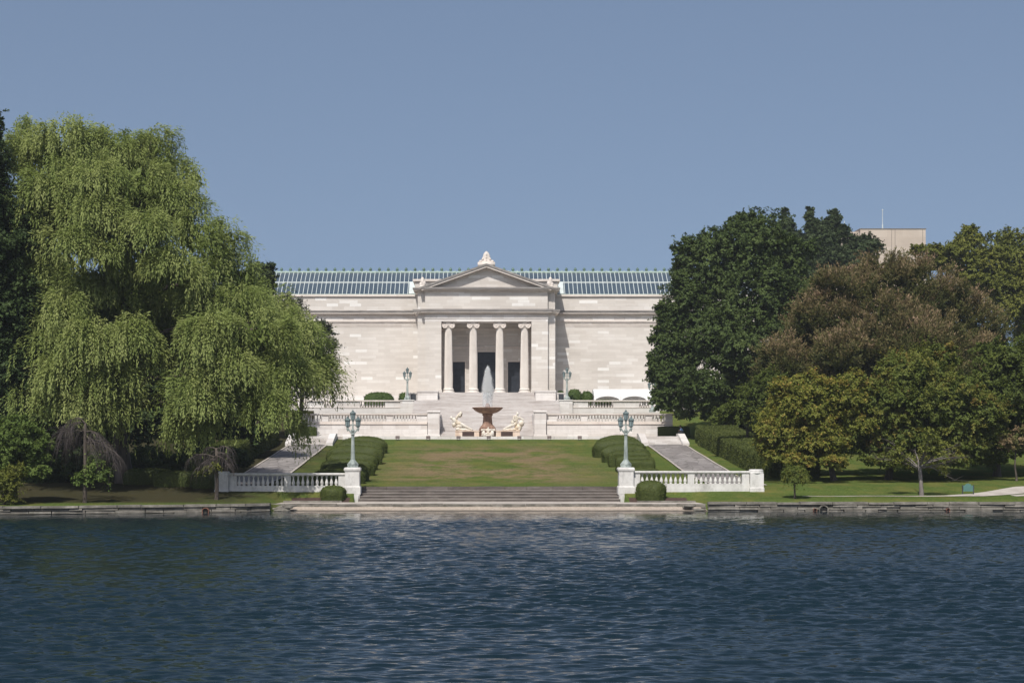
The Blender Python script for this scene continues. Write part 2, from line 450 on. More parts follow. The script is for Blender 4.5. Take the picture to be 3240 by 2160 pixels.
def link_mesh(name, me, mats, parent=None, smooth=False):
    if not isinstance(mats, (list, tuple)): mats = [mats]
    for m in mats: me.materials.append(m)
    o = bpy.data.objects.new(name, me)
    COL.objects.link(o)
    if parent is not None: o.parent = parent
    if smooth:
        me.polygons.foreach_set('use_smooth', np.ones(len(me.polygons), dtype=bool))
    return o

class MB:
    def __init__(s):
        s.v = []; s.f = []; s.m = []
    def add(s, vs_, fs, mi=0):
        b = len(s.v)
        s.v += [tuple(v) for v in vs_]
        s.f += [tuple(i + b for i in f) for f in fs]
        s.m += [mi] * len(fs)
        return s
    def box(s, x0, x1, y0, y1, z0, z1, mi=0):
        return s.add([(x0, y0, z0), (x1, y0, z0), (x1, y1, z0), (x0, y1, z0), (x0, y0, z1), (x1, y0, z1), (x1, y1, z1), (x0, y1, z1)],
                     [(0, 3, 2, 1), (4, 5, 6, 7), (0, 1, 5, 4), (1, 2, 6, 5), (2, 3, 7, 6), (3, 0, 4, 7)], mi)
    def bbox(s, x0, x1, y0, y1, z0, z1, c=0.03, mi=0):
        """a block with chamfered vertical and upper edges"""
        pts = lambda d, z: [(x0 + d + c, y0 + d, z), (x1 - d - c, y0 + d, z), (x1 - d, y0 + d + c, z), (x1 - d, y1 - d - c, z), (x1 - d - c, y1 - d, z), (x0 + d + c, y1 - d, z), (x0 + d, y1 - d - c, z), (x0 + d, y0 + d + c, z)]
        v = pts(0, z0) + pts(0, z1 - c) + pts(c, z1)
        f = [tuple(range(7, -1, -1)), tuple(range(16, 24))]
        for k in (0, 8):
            for i in range(8):
                j = (i + 1) % 8
                f.append((k + i, k + j, k + 8 + j, k + 8 + i))
        return s.add(v, f, mi)
    def prism_y(s, poly, y0, y1, mi=0):
        n = len(poly)
        v = [(x, y0, z) for x, z in poly] + [(x, y1, z) for x, z in poly]
        f = [tuple(range(n)), tuple(range(2 * n - 1, n - 1, -1))]
        for i in range(n):
            j = (i + 1) % n
            f.append((j, i, i + n, j + n))
        return s.add(v, f, mi)
    def prism_x(s, poly, x0, x1, mi=0):
        n = len(poly)
        v = [(x0, y, z) for y, z in poly] + [(x1, y, z) for y, z in poly]
        f = [tuple(range(n - 1, -1, -1)), tuple(range(n, 2 * n))]
        for i in range(n):
            j = (i + 1) % n
            f.append((i, j, j + n, i + n))
        return s.add(v, f, mi)
    def lathe(s, prof, c=(0, 0, 0), n=16, mi=0, rot=0.0, flute=0.0):
        v = []; f = []
        for r, z in prof:
            for i in range(n):
                a = rot + 2 * math.pi * i / n
                rr = r * (1 - flute * (i % 2)) if flute else r
                v.append((c[0] + rr * math.cos(a), c[1] + rr * math.sin(a), c[2] + z))
        m = len(prof)
        for k in range(m - 1):
            for i in range(n):
                j = (i + 1) % n
                f.append((k * n + i, k * n + j, (k + 1) * n + j, (k + 1) * n + i))
        f.append(tuple(range(n - 1, -1, -1)))
        f.append(tuple(range((m - 1) * n, m * n)))
        return s.add(v, f, mi)
    def sq(s, prof, c=(0, 0, 0), mi=0, depth=None):
        """square-plan lathe; prof of (half width, z)"""
        v = []; f = []
        for r, z in prof:
            d = r if depth is None else depth + (r - prof[0][0])
            v += [(c[0] - r, c[1] - d, c[2] + z), (c[0] + r, c[1] - d, c[2] + z), (c[0] + r, c[1] + d, c[2] + z), (c[0] - r, c[1] + d, c[2] + z)]
        m = len(prof)
        for k in range(m - 1):
            for i in range(4):
                j = (i + 1) % 4
                f.append((k * 4 + i, k * 4 + j, (k + 1) * 4 + j, (k + 1) * 4 + i))
        f.append((3, 2, 1, 0)); f.append(tuple(range((m - 1) * 4, m * 4)))
        return s.add(v, f, mi)
    def tube(s, pts, radii, n=7, mi=0):
        pts = [Vector(p) for p in pts]
        v = []; f = []
        m = len(pts)
        for k in range(m):
            t = (pts[min(k + 1, m - 1)] - pts[max(k - 1, 0)])
            if t.length < 1e-9: t = Vector((0, 0, 1))
            t.normalize()
            a = t.cross(Vector((0.3, 1, 0.1))); 
            if a.length < 1e-3: a = t.cross(Vector((1, 0, 0)))
            a.normalize(); b = t.cross(a)
            for i in range(n):
                w = 2 * math.pi * i / n
                v.append(pts[k] + (a * math.cos(w) + b * math.sin(w)) * radii[k])
        for k in range(m - 1):
            for i in range(n):
                j = (i + 1) % n
                f.append((k * n + i, k * n + j, (k + 1) * n + j, (k + 1) * n + i))
        f.append(tuple(range(n - 1, -1, -1))); f.append(tuple(range((m - 1) * n, m * n)))
        return s.add(v, f, mi)
    def ball(s, c, r, nu=10, nv=7, mi=0):
        rx, ry, rz = (r, r, r) if isinstance(r, (int, float)) else r
        v = [(c[0], c[1], c[2] - rz)]
        for k in range(1, nv):
            t = math.pi * k / nv
            for i in range(nu):
                a = 2 * math.pi * i / nu
                v.append((c[0] + rx * math.sin(t) * math.cos(a), c[1] + ry * math.sin(t) * math.sin(a), c[2] - rz * math.cos(t)))
        v.append((c[0], c[1], c[2] + rz))
        f = []
        for i in range(nu):
            j = (i + 1) % nu
            f.append((0, 1 + j, 1 + i))
            f.append((len(v) - 1, 1 + (nv - 2) * nu + i, 1 + (nv - 2) * nu + j))
            for k in range(nv - 2):
                f.append((1 + k * nu + i, 1 + k * nu + j, 1 + (k + 1) * nu + j, 1 + (k + 1) * nu + i))
        return s.add(v, f, mi)
    def build(s, name, mats, parent=None, smooth=False, local=False):
        off = Vector((0, 0, 0)) if (parent is None or local) else wloc(parent)
        me = bpy.data.meshes.new(name)
        me.from_pydata([(v[0] - off.x, v[1] - off.y, v[2] - off.z) for v in s.v], [], s.f)
        me.polygons.foreach_set('material_index', s.m)
        me.update()
        return link_mesh(name, me, mats, parent, smooth)

def np_mesh(name, verts, quads, smooth=False, attr=None):
    me = bpy.data.meshes.new(name)
    nv, nf = len(verts), len(quads)
    me.vertices.add(nv)
    me.vertices.foreach_set('co', np.asarray(verts, dtype=np.float32).ravel())
    me.loops.add(nf * 4)
    me.loops.foreach_set('vertex_index', np.asarray(quads, dtype=np.int32).ravel())
    me.polygons.add(nf)
    me.polygons.foreach_set('loop_start', np.arange(0, nf * 4, 4, dtype=np.int32))
    me.polygons.foreach_set('loop_total', np.full(nf, 4, dtype=np.int32))
    if smooth: me.polygons.foreach_set('use_smooth', np.ones(nf, dtype=bool))
    if attr is not None:
        a = me.attributes.new('tint', 'FLOAT', 'FACE')
        a.data.foreach_set('value', np.asarray(attr, dtype=np.float32))
    me.update(calc_edges=True)
    me.validate()
    return me

def norm(a):
    return a / np.maximum(np.linalg.norm(a, axis=-1, keepdims=True), 1e-9)

def leaf_geo(p, d, n, ln, wd):
    d = norm(d); s_ = norm(np.cross(d, n))
    k = len(p)
    ln = ln[:, None]; wd = wd[:, None]
    v = np.stack([p, p + d * ln * 0.45 + s_ * wd * 0.5, p + d * ln, p + d * ln * 0.45 - s_ * wd * 0.5], axis=1).reshape(-1, 3)
    return v, np.arange(k * 4).reshape(-1, 4)

def leaves_obj(name, P_, D_, N_, ln, wd, tint, mat, parent=None):
    v, q = leaf_geo(P_, D_, N_, ln, wd)
    if parent is not None:
        v = v - np.array(wloc(parent))
    me = np_mesh(name, v, q, attr=np.clip(tint, 0, 1))
    return link_mesh(name, me, mat, parent)

# ------------------------------------------------------------------ placing by the photograph's pixels
def P(u, v, Y):
    return Vector((CX + (u - U0) * Y / FPX, Y, CZ - (v - V0) * Y / FPX))
def PX(u, Y): return CX + (u - U0) * Y / FPX
def PZ(v, Y): return CZ - (v - V0) * Y / FPX

def sstep(a, b, x):
    t = np.clip((np.asarray(x, float) - a) / (b - a), 0, 1)
    return t * t * (3 - 2 * t)

def shore(X):
    return np.interp(X, [-900, -80, -34, -18, -15, 15, 17, 80, 900], [90, 106, 115.5, 119.7, 122, 122, 121.5, 121.5, 119])

def g(X, Y):
    X = np.asarray(X, float); Y = np.asarray(Y, float)
    t = Y - shore(X)
    side = np.interp(Y, [100, 115, 121.5, 130, 132, 140, 150, 190, 195, 205, 228, 245, 300, 3000],
                     [0.3, 0.50, 0.64, 1.25, 1.52, 1.75, 2.05, 4.75, 5.5, 6.3, 9.6, 10.0, 10.3, 10.5])
    aX = np.abs(X)
    w = sstep(15.0, 18.5, aX)
    walk = np.where(Y < 126.6, 0.33, 0.33 + (side - 0.33) * sstep(126.6, 130.2, Y))
    z = side * w + walk * (1 - w)
    z = np.where((aX < 10.62) & (Y < 131.9), 0.30, z)
    z = np.where((Y > 195.2) & (aX < 24.0), 5.5, z)
    beach = np.interp(t, [-8, -3, 0, 1.7], [-1.3, -0.45, -0.06, 0.26])
    z = np.where(t < 1.7, np.where(aX < 16.2, beach, np.where(t < 0.33, -1.5, z)), z)
    z = np.where((t < -8), -1.5, z)
    z = np.where(Y < 8, np.interp(Y, [2.0, 8], [3.3, -1.5]), z)
    return z

def hit(u, v, y0=122.5, y1=240):
    ys = np.arange(y0, y1, 0.05)
    xs = CX + (u - U0) * ys / FPX
    zr = CZ - (v - V0) * ys / FPX
    k = np.argmax(g(xs, ys) >= zr)
    return Vector((float(xs[k]), float(ys[k]), float(g(xs[k], ys[k]))))

# ------------------------------------------------------------------ ground, beach, water, walks
def grid_faces(nr, nc):
    i = np.arange(nr - 1)[:, None] * nc + np.arange(nc - 1)[None, :]
    return np.stack([i, i + 1, i + nc + 1, i + nc], axis=-1).reshape(-1, 4)

xs = np.unique(np.concatenate([[-1500, -900, -500, -300, -200, -150, -120, -100, -85, -72], np.arange(-64, 64.1, 0.8), [72, 85, 100, 120, 150, 200, 300, 500, 900, 1500],
                               [-10.66, -10.60, 10.60, 10.66, -24.05, -23.95, 23.95, 24.05, -16.25, -16.15, 16.15, 16.25]]))
ts = np.unique(np.concatenate([[-400, -200, -121, -118, -114, -100, -60, -20, -8, -5, -3, -1.5, 0, 0.32, 0.34, 0.8, 1.69, 1.71], np.arange(2.2, 9.9, 0.6), [9.88, 9.92], np.arange(10.5, 115, 0.9), [73.1, 73.3], [120, 130, 150, 190, 260, 400, 700, 1100, 1800]]))
GX, GT = np.meshgrid(xs, ts)
GY = GT + shore(GX)
GZ = g(GX, GY)
far = sstep(135, 160, GY) * (1 - sstep(190, 196, GY))
GZ = GZ + 0.03 * np.sin(GX * 0.9 + GY * 0.4) * far
ground = link_mesh('ground', np_mesh('ground', np.stack([GX, GY, GZ], -1).reshape(-1, 3), grid_faces(len(ts), len(xs)), True), M['grass'])
tag(ground, 'grassy bank rising from the lagoon to the museum terraces', kind='structure')

bx_ = np.linspace(-16.9, 17.1, 90); bt = np.array([-6, -3, -1.5, -0.7, 0, 0.4, 0.8, 1.2, 1.66])
BX, BT = np.meshgrid(bx_, bt)
BZ = np.interp(BT, [-8, -3, 0, 1.7], [-1.2, -0.38, 0.02, 0.33]) + 0.03 * np.sin(BX * 1.3 + BT * 2) * np.cos(BX * 0.37)
beach = link_mesh('beach', np_mesh('beach', np.stack([BX, 122 + BT, BZ], -1).reshape(-1, 3), grid_faces(len(bt), len(bx_)), True), M['sand'])
tag(beach, 'narrow pinkish gravel beach at the foot of the steps', kind='structure')

def make_water():
    nc = 860
    ys = np.concatenate([np.linspace(6, 25.5, 14), np.exp(np.linspace(math.log(26.0), math.log(124.0), 1000))])
    nr = len(ys)
    ss = np.linspace(-1, 1, nc)
    S, Y = np.meshgrid(ss, ys)
    X = CX + S * (14 + 0.47 * Y)
    Z = np.zeros_like(X)
    r = np.random.default_rng(3)
    dY = Y * math.log(124 / 26) / 1000
    for i in range(56):
        lam = 0.22 * (6.0 ** (r.random() ** 1.15))
        k = 2 * math.pi / lam
        th = r.normal(0, 0.27) + math.pi / 2 + (0.12 if i % 2 else -0.10)
        a = WAVE * lam * (0.6 + 0.8 * r.random())
        ph = r.random() * 6.28
        fade = np.clip(lam / (dY * 2.0) - 1, 0, 1)
        kx, ky = k * math.cos(th), k * math.sin(th)
        Z += a * fade * np.sin(kx * X + ky * Y + ph + 0.7 * np.sin(0.21 * X + 0.33 * Y + ph))
    gust = 0.75 + 0.35 * np.sin(0.11 * X + 0.9 * np.sin(0.07 * Y) + 1) * np.sin(0.13 * Y + 0.05 * X)
    calm = 1 - 0.85 * sstep(96, 115, Y)
    Z *= gust * calm
    edge = 1 - sstep(119, 123, Y)
    Z *= 0.3 + 0.7 * edge
    v = np.stack([X, Y, Z], -1).reshape(-1, 3)
    return np_mesh('water', v, grid_faces(nr, nc), True)
water = link_mesh('water', make_water(), M['water'])
tag(water, 'rippled dark blue lagoon in front of the museum', kind='structure')
outer = MB()
for sgn in (-1, 1):
    a0, a1 = CX + sgn * (14 + 0.47 * 6), CX + sgn * (14 + 0.47 * 124)
    outer.add([(a0, 6, 0), (a1, 124, 0), (sgn * 900, 124, 0), (sgn * 900, 6, 0)], [(0, 1, 2, 3) if sgn < 0 else (0, 3, 2, 1)])
tag(outer.build('water', M['water']), 'calm outer reach of the lagoon', kind='structure')

# lakeside walk with its kerb
mb = MB()
mb.box(-17.5, 17.3, 123.55, 126.9, 0.0, 0.47, 0)
mb.box(-10.2, 10.2, 126.9, 129.2, 0.0, 0.467, 0)
x = -17.6
kb_ = MB()
r_ = random.Random(5)
while x < 17.0:
    w_ = 1.3 + r_.random() * 1.4
    x2 = min(x + w_, 17.4)
    kb_.box(x + 0.015, x2 - 0.015, 123.32 + r_.uniform(-0.05, 0.03), 123.6, 0.05, 0.49 + r_.uniform(-0.03, 0.02), 0)
    x = x2
tag(kb_.build('kerb', [M['wall_stone']]), 'rough stone kerb between the walkway and the beach', kind='structure')
tag(mb.build('walkway', [M['paving']]), 'pale stone walkway along the water in front of the steps', kind='structure')

def drape(name, pts, hw, mat, label, dz=0.03, seg=1.0, nx=5):
    """a strip laid on the ground along world points with per-point half widths"""
    out = []
    pts = [Vector((a, b, 0)) for a, b in pts]
    P2, H2 = [], []
    for i in range(len(pts) - 1):
        n_ = max(2, int((pts[i + 1] - pts[i]).length / seg))
        for k in range(n_):
            t = k / n_
            P2.append(pts[i].lerp(pts[i + 1], t)); H2.append(hw[i] + (hw[i + 1] - hw[i]) * t)
    P2.append(pts[-1]); H2.append(hw[-1])
    for i, p in enumerate(P2):
        d = (P2[min(i + 1, len(P2) - 1)] - P2[max(i - 1, 0)]).normalized()
        s_ = Vector((d.y, -d.x, 0))
        for k in range(nx):
            q = p + s_ * H2[i] * (2 * k / (nx - 1) - 1)
            out.append((q.x, q.y, float(g(q.x, q.y)) + dz + 0.012 * math.sin(q.x * 0.9 + q.y * 0.4)))
    o = link_mesh(name, np_mesh(name, np.array(out), grid_faces(len(P2), nx)[:, ::-1], True), mat)
    return tag(o, label, kind='structure')

for sgn, nm in ((1, 'flagstone path climbing from the lagoon to the steps at the terrace, on the oak side'), (-1, 'flagstone path climbing from the lagoon to the steps at the terrace, on the willow side')):
    drape('path', [(sgn * 20.4, 133.5), (sgn * 20.45, 150), (sgn * 20.6, 168), (sgn * 20.8, 190.3)], [2.05, 2.05, 2.05, 2.1], M['flagstone_path'], nm, dz=0.05)
    for e in (-1, 1):
        kb = drape('kerb', [(sgn * 20.4 + e * 2.13, 133.5), (sgn * 20.45 + e * 2.13, 150), (sgn * 20.6 + e * 2.13, 168), (sgn * 20.8 + e * 2.18, 190.3)], [0.1, 0.1, 0.1, 0.1], M['paving'], 'low stone edging along a flagstone path', dz=0.10)
# curving walk at the right and its continuation by the water
drape('path', [(24, 125.9), (30, 125.9), (35, 126.0), (37.5, 126.6), (40.5, 128.8), (44, 131.6), (60, 139)], [0.14, 0.16, 0.3, 0.85, 1.35, 1.35, 1.4], M['paving'], 'pale asphalt walk curving up the lawn past the green sign', dz=0.035, nx=7)
drape('path', [(40.3, 126.3), (44, 127.6), (60, 133)], [0.4, 0.8, 1.0], M['paving'], 'pale branch of the walk bending back to the water', dz=0.03)

for sgn, lab in ((1, 'dark mulch bed round the clipped bush beside the sunny lamp pier'), (-1, 'dark mulch bed round the clipped bush beside the shaded lamp pier')):
    drape('mulch_bed', [(sgn * 10.9, 127.6), (sgn * 15.4, 127.6)], [0.85, 0.75], M['mulch'], lab, dz=0.05, seg=0.5)
    kb = MB(); kb.box(min(sgn * 11.4, sgn * 15.9), max(sgn * 11.4, sgn * 15.9), 126.62, 126.9, 0.4, 0.60)
    tag(kb.build('kerb', M['wall_stone']), 'short stone kerb in front of a mulch bed', kind='structure')

# ------------------------------------------------------------------ retaining walls of stacked stone
def retaining_wall(x0, x1, label):
    mb = MB()
    r = random.Random(int(x0 * 7))
    zs = [-0.6, 0.10, 0.30, 0.48, 0.67]
    for k in range(4):
        x = x0 - r.random() * 1.2
        while x < x1:
            w_ = r.uniform(0.9, 2.6) if k < 3 else r.uniform(1.6, 3.2)
            xa, xb = max(x, x0), min(x + w_ - 0.03, x1)
            if xb - xa > 0.12:
                ya, yb = float(shore(xa)), float(shore(xb))
                jit = r.uniform(-0.10, 0.08) + (0.07 * (3 - k)) * -0.4 - (0.12 if k == 3 else 0)
                j2 = r.uniform(-0.05, 0.05)
                za, zb = zs[k] + 0.012, zs[k + 1] - 0.012 + r.uniform(-0.03, 0.025)
                base = -0.06 if x0 < 0 else 0.02
                v = [(xa, ya + jit, za + base), (xb, yb + jit + j2, za + base), (xb, yb + 0.55, za + base), (xa, ya + 0.55, za + base),
                     (xa + .02, ya + jit + 0.03, zb + base), (xb - .02, yb + jit + j2 + 0.03, zb + base), (xb - .02, yb + 0.55, zb + base), (xa + .02, ya + 0.55, zb + base)]
                mb.add(v, [(0, 3, 2, 1), (4, 5, 6, 7), (0, 1, 5, 4), (1, 2, 6, 5), (2, 3, 7, 6), (3, 0, 4, 7)])
            x += w_
    # tumbled end towards the beach
    xe = x1 if x0 < 0 else x0
    for k in range(9):
        xx = xe + (1 if x0 < 0 else -1) * r.uniform(0.0, 1.6)
        yy = float(shore(xe)) + r.uniform(0.1, 1.4)
        mb.ball((xx, yy, r.uniform(0.02, 0.4)), (r.uniform(.25, .6), r.uniform(.2, .4), r.uniform(.08, .16)), 7, 5)
    root = empty('retaining_wall', ((x0 + x1) / 2, float(shore((x0 + x1) / 2)), 0), label, 'stone wall')
    mb.build('stone_courses', M['wall_stone'], root)
    return root

def drain(root, X, z, r, mat='pipe_rust'):
    y = float(shore(X))
    mb = MB()
    n = 16
    ring = lambda rr, yy: [(X + rr * math.cos(2 * math.pi * i / n), yy, z + rr * math.sin(2 * math.pi * i / n)) for i in range(n)]
    v = ring(r, y + 0.1) + ring(r, y - 0.30) + ring(r * 0.8, y - 0.30) + ring(r * 0.8, y - 0.02)
    f = []
    for k in range(3):
        for i in range(n):
            j = (i + 1) % n
            f.append((k * n + j, k * n + i, (k + 1) * n + i, (k + 1) * n + j))
    mb.add(v, f, 0)
    mb.add(ring(r * 0.8, y - 0.03), [tuple(range(n - 1, -1, -1))], 1)  # black disc painted as the pipe's unlit inside
    return mb.build('drain_pipe', [M[mat], M['hole_dark']], root)

rw = retaining_wall(16.2, 75, 'stacked stone bank wall along the sunny lawn by the water')
drain(rw, PX(2604, 121.5), 0.12, 0.36, 'wall_stone'); drain(rw, PX(2577, 121.5), 0.1, 0.14); drain(rw, PX(2997, 121.5), 0.1, 0.14)
rw = retaining_wall(-75, -16.2, 'stacked stone bank wall below the shaded willow bank')
drain(rw, PX(648, 118.5), 0.12, 0.26)

# ------------------------------------------------------------------ lagoon steps, lamp piers and lakeside balustrades
root = empty('stone_steps', (0, 130, 0.47), 'wide weathered brown stone steps between the two lamp piers', 'steps')
tr, rs = MB(), MB()
zz = 0.47
yy = 128.6
for k in range(4):
    z1 = zz + 0.20
    rs.box(-10.28, 10.28, yy + 0.03, 132.0 if k == 3 else yy + 0.75, zz - 0.2, z1 - 0.03, 0)
    tr.box(-10.24, 10.24, yy, yy + 0.80, z1 - 0.03, z1, 0)
    zz = z1; yy += 0.74
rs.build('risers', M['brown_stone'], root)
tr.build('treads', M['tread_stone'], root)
mb = MB(); x = -10.3
r_ = random.Random(9)
while x < 10.2:
    x2 = min(x + r_.uniform(1.6, 2.6), 10.3)
    mb.box(x + 0.012, x2 - 0.012, 131.55 + r_.uniform(-.02, .02), 132.15, 0.9, 1.56 + r_.uniform(-0.015, 0.015)); x = x2
mb.build('retaining_curb', M['brown_stone'], root)

def lamp_proto():
    root = empty('street_lamp', (0, 0, 0), 'x', 'street lamp', 'three lantern lamps')
    b = MB()
    b.lathe([(0.46, 0), (0.46, 0.06), (0.43, 0.10), (0.43, 0.30), (0.40, 0.36), (0.33, 0.42), (0.30, 0.47), (0.24, 0.52), (0.20, 0.60)], n=8, rot=R(22.5))
    for a in range(4):
        ang = a * math.pi / 2
        b.ball((0.36 * math.cos(ang), 0.36 * math.sin(ang), 0.20), (0.10, 0.10, 0.11), 8, 6)
    b.build('base', M['verdigris'], root)
    p = MB()
    p.lathe([(0.175, 0.60), (0.165, 0.75), (0.15, 1.4), (0.125, 2.2), (0.115, 2.55)], n=20, flute=0.13)
    p.lathe([(0.14, 2.55), (0.17, 2.58), (0.17, 2.62), (0.12, 2.66), (0.10, 2.74), (0.15, 2.86), (0.14, 2.95), (0.07, 3.05), (0.05, 3.3), (0.06, 3.6), (0.12, 3.74), (0.05, 3.78)], n=12)
    p.build('pole', M['verdigris'], root)
    a = MB()
    for s_ in (-1, 1):
        a.tube([(s_ * 0.06, 0, 2.72), (s_ * 0.18, 0, 2.80), (s_ * 0.30, 0, 2.96), (s_ * 0.37, 0, 3.04), (s_ * 0.42, 0, 3.08)], [0.07, 0.075, 0.06, 0.055, 0.05], 8)
        a.tube([(s_ * 0.42, 0, 3.12), (s_ * 0.30, 0, 3.22), (s_ * 0.15, 0, 3.36), (s_ * 0.03, 0, 3.30)], [0.03, 0.035, 0.035, 0.03], 6)
        a.lathe([(0.02, 2.84), (0.06, 2.88), (0.045, 2.94), (0.09, 3.0), (0.10, 3.08), (0.07, 3.14), (0.11, 3.20), (0.13, 3.24)], (s_ * 0.42, 0, 0), 10)
    a.build('arm', M['verdigris'], root)
    for (x_, z_) in ((-0.42, 3.24), (0.42, 3.24), (0, 3.76)):
        gl = MB(); gl.lathe([(0.145, 0.02), (0.215, 0.46)], (x_, 0, z_), 6, rot=R(30))
        fr = MB()
        for i in range(6):
            w_ = R(30) + i * math.pi / 3
            fr.tube([(x_ + 0.15 * math.cos(w_), 0.15 * math.sin(w_), z_), (x_ + 0.222 * math.cos(w_), 0.222 * math.sin(w_), z_ + 0.47)], [0.016, 0.018], 5)
        fr.lathe([(0.16, -0.02), (0.165, 0.03)], (x_, 0, z_), 6, rot=R(30))
        fr.lathe([(0.235, 0.45), (0.25, 0.49), (0.21, 0.53), (0.17, 0.60), (0.10, 0.655), (0.075, 0.68), (0.085, 0.72), (0.03, 0.76), (0.02, 0.80), (0.008, 0.86)], (x_, 0, z_), 12, rot=R(30))
        for i in range(6):
            w_ = R(30) + i * math.pi / 3
            fr.ball((x_ + 0.22 * math.cos(w_), 0.22 * math.sin(w_), z_ + 0.55), (0.03, 0.03, 0.05), 5, 4)
        f_ = fr.build('lantern', M['verdigris_dark'], root)
        gl.build('glass', M['lantern_glass'], f_)
    return root

def copy_tree(o, parent=None):
    c = o.copy()
    COL.objects.link(c)
    if parent is not None: c.parent = parent
    for ch in list(o.children):
        copy_tree(ch, c)
    return c

lamp = lamp_proto()
PIER_Z = PZ(1478, 130)
spots = [(-10.80, 130.0, PIER_Z, 'verdigris three lantern lamp on the stone pier beside the shaded balustrade'),
         (10.82, 130.0, PIER_Z, 'verdigris three lantern lamp on the stone pier beside the sunlit balustrade'),
         (PX(1289, 229), 229.0, PZ(1265, 229), 'small pale green three lantern lamp on the upper terrace, willow side of the portico'),
         (PX(1794, 229), 229.0, PZ(1265, 229), 'small pale green three lantern lamp on the upper terrace, beside the wall shadow'),
         (PX(2064, 224), 224.0, PZ(1303, 224), 'three lantern lamp half hidden behind the oak beside the white tent')]
for i, (x, y, z, lab) in enumerate(spots):
    o = lamp if i == 0 else copy_tree(lamp)
    o.location = (x, y, z)
    if i == 4: o.scale = (1, 1, 1.02)
    o['label'] = lab

for sgn, lab in ((-1, 'white stone lamp pier at the shaded end of the steps'), (1, 'white stone lamp pier at the sunlit end of the steps')):
    x = sgn * 10.81
    root = empty('stone_pier', (x, 130, 0.4), lab, 'pier', 'lamp piers by the lagoon steps')
    z0 = 0.40
    a = MB(); a.sq([(0.655, 0.95), (0.655, 1.50), (0.63, 1.56), (0.585, 1.62)], (x, 130, z0 - 0.4 + 0.05)); 
    zz = z0 - 0.4
    a.build('plinth', M['pier_stone'], root)
    lo = MB(); xl = x + (0.10 if sgn < 0 else 0.0)
    lo.bbox(x - 0.52, x + 0.52, 129.15, 129.345, -0.2, 0.95, 0.02); lo.bbox(x - 0.60, x + 0.60, 129.36, 130.6, -0.2, 0.995, 0.02)
    lo.build('footing', M['pier_stone'], root)
    s_ = MB(); s_.sq([(0.570, 1.672), (0.570, 2.78)], (x, 130, 0)); s_.build('shaft', M['pier_stone'], root)
    c_ = MB(); c_.sq([(0.575, 2.782), (0.62, 2.84), (0.645, 2.90), (0.655, 2.96), (0.655, 3.02), (0.60, PIER_Z)], (x, 130, 0)); c_.build('cap', M['pier_stone'], root)

def baluster_mesh(h, r, name='baluster'):
    mb = MB()
    pf = [(0.78, 0), (0.78, 0.08), (0.60, 0.10), (0.86, 0.16), (1.0, 0.24), (0.98, 0.32), (0.80, 0.44), (0.56, 0.58), (0.44, 0.72), (0.42, 0.80), (0.58, 0.835), (0.46, 0.87), (0.62, 0.91), (0.78, 0.93), (0.78, 1.0)]
    mb.lathe([(a * r, b * h) for a, b in pf], n=12)
    me = bpy.data.meshes.new(name)
    me.from_pydata(mb.v, [], mb.f)
    me.polygons.foreach_set('use_smooth', np.ones(len(me.polygons), dtype=bool))
    return me

def put_baluster(me, x, y, z, parent):
    o = bpy.data.objects.new('baluster', me)
    COL.objects.link(o)
    o.parent = parent
    o.location = Vector((x, y, z)) - wloc(parent)
    return o

BAL_NEAR = baluster_mesh(0.785, 0.135); BAL_NEAR.materials.append(M['pier_stone'])
BAL_FAR = baluster_mesh(0.76, 0.155); BAL_FAR.materials.append(M['marble_pale'])

def lakeside_balustrade(sgn, dz, label):
    root = empty('balustrade', (sgn * 16, 130, 1.2), label, 'balustrade', 'balustrades by the lagoon')
    X = lambda a, b: (min(sgn * a, sgn * b), max(sgn * a, sgn * b))
    ztop = 2.84 + dz
    base = MB()
    x0, x1 = X(11.2, 20.62)
    base.box(x0, x1, 129.74, 130.26, 0.3, 1.50 + dz); base.box(x0, x1, 129.77, 130.23, 1.50 + dz, 1.83 + dz)
    base.build('base_course', M['pier_stone'], root)
    rail = MB()
    rail.prism_x([(129.76, ztop - 0.21), (129.72, ztop - 0.15), (129.69, ztop - 0.13), (129.69, ztop - 0.04), (129.76, ztop), (130.24, ztop), (130.31, ztop - 0.04), (130.31, ztop - 0.13), (130.28, ztop - 0.15), (130.24, ztop - 0.21)], x0, x1)
    rail.build('rail', M['pier_stone'], root)
    for a, b in ((11.38, 11.93), (15.70, 16.22), (19.98, 20.56)):
        p_ = MB(); xa, xb = X(a, b); p_.box(xa, xb, 129.78, 130.22, 1.83 + dz, ztop - 0.21); p_.build('post', M['pier_stone'], root)
    for lo, hi in ((11.93, 15.70), (16.22, 19.98)):
        for k in range(10):
            put_baluster(BAL_NEAR, sgn * (lo + (hi - lo) * (k + 0.5) / 10), 130, 1.83 + dz, root)
    e = MB(); xc = sgn * 21.12
    e.sq([(0.57, 0.3), (0.57, 1.50 + dz), (0.53, 1.56 + dz), (0.53, 2.66 + dz)], (xc, 130, 0))
    e.lathe([(0.60, 2.66 + dz), (0.60, 2.74 + dz), (0.57, 2.80 + dz), (0.57, 2.90 + dz), (0.52, 2.97 + dz)], (xc, 130, 0), 24)
    e.build('end_pier', M['pier_stone'], root)
    return root
lakeside_balustrade(1, 0.0, 'sunlit white stone balustrade running from the lamp pier to the round capped end pier')
lakeside_balustrade(-1, -0.16, 'shaded grey stone balustrade under the willow')

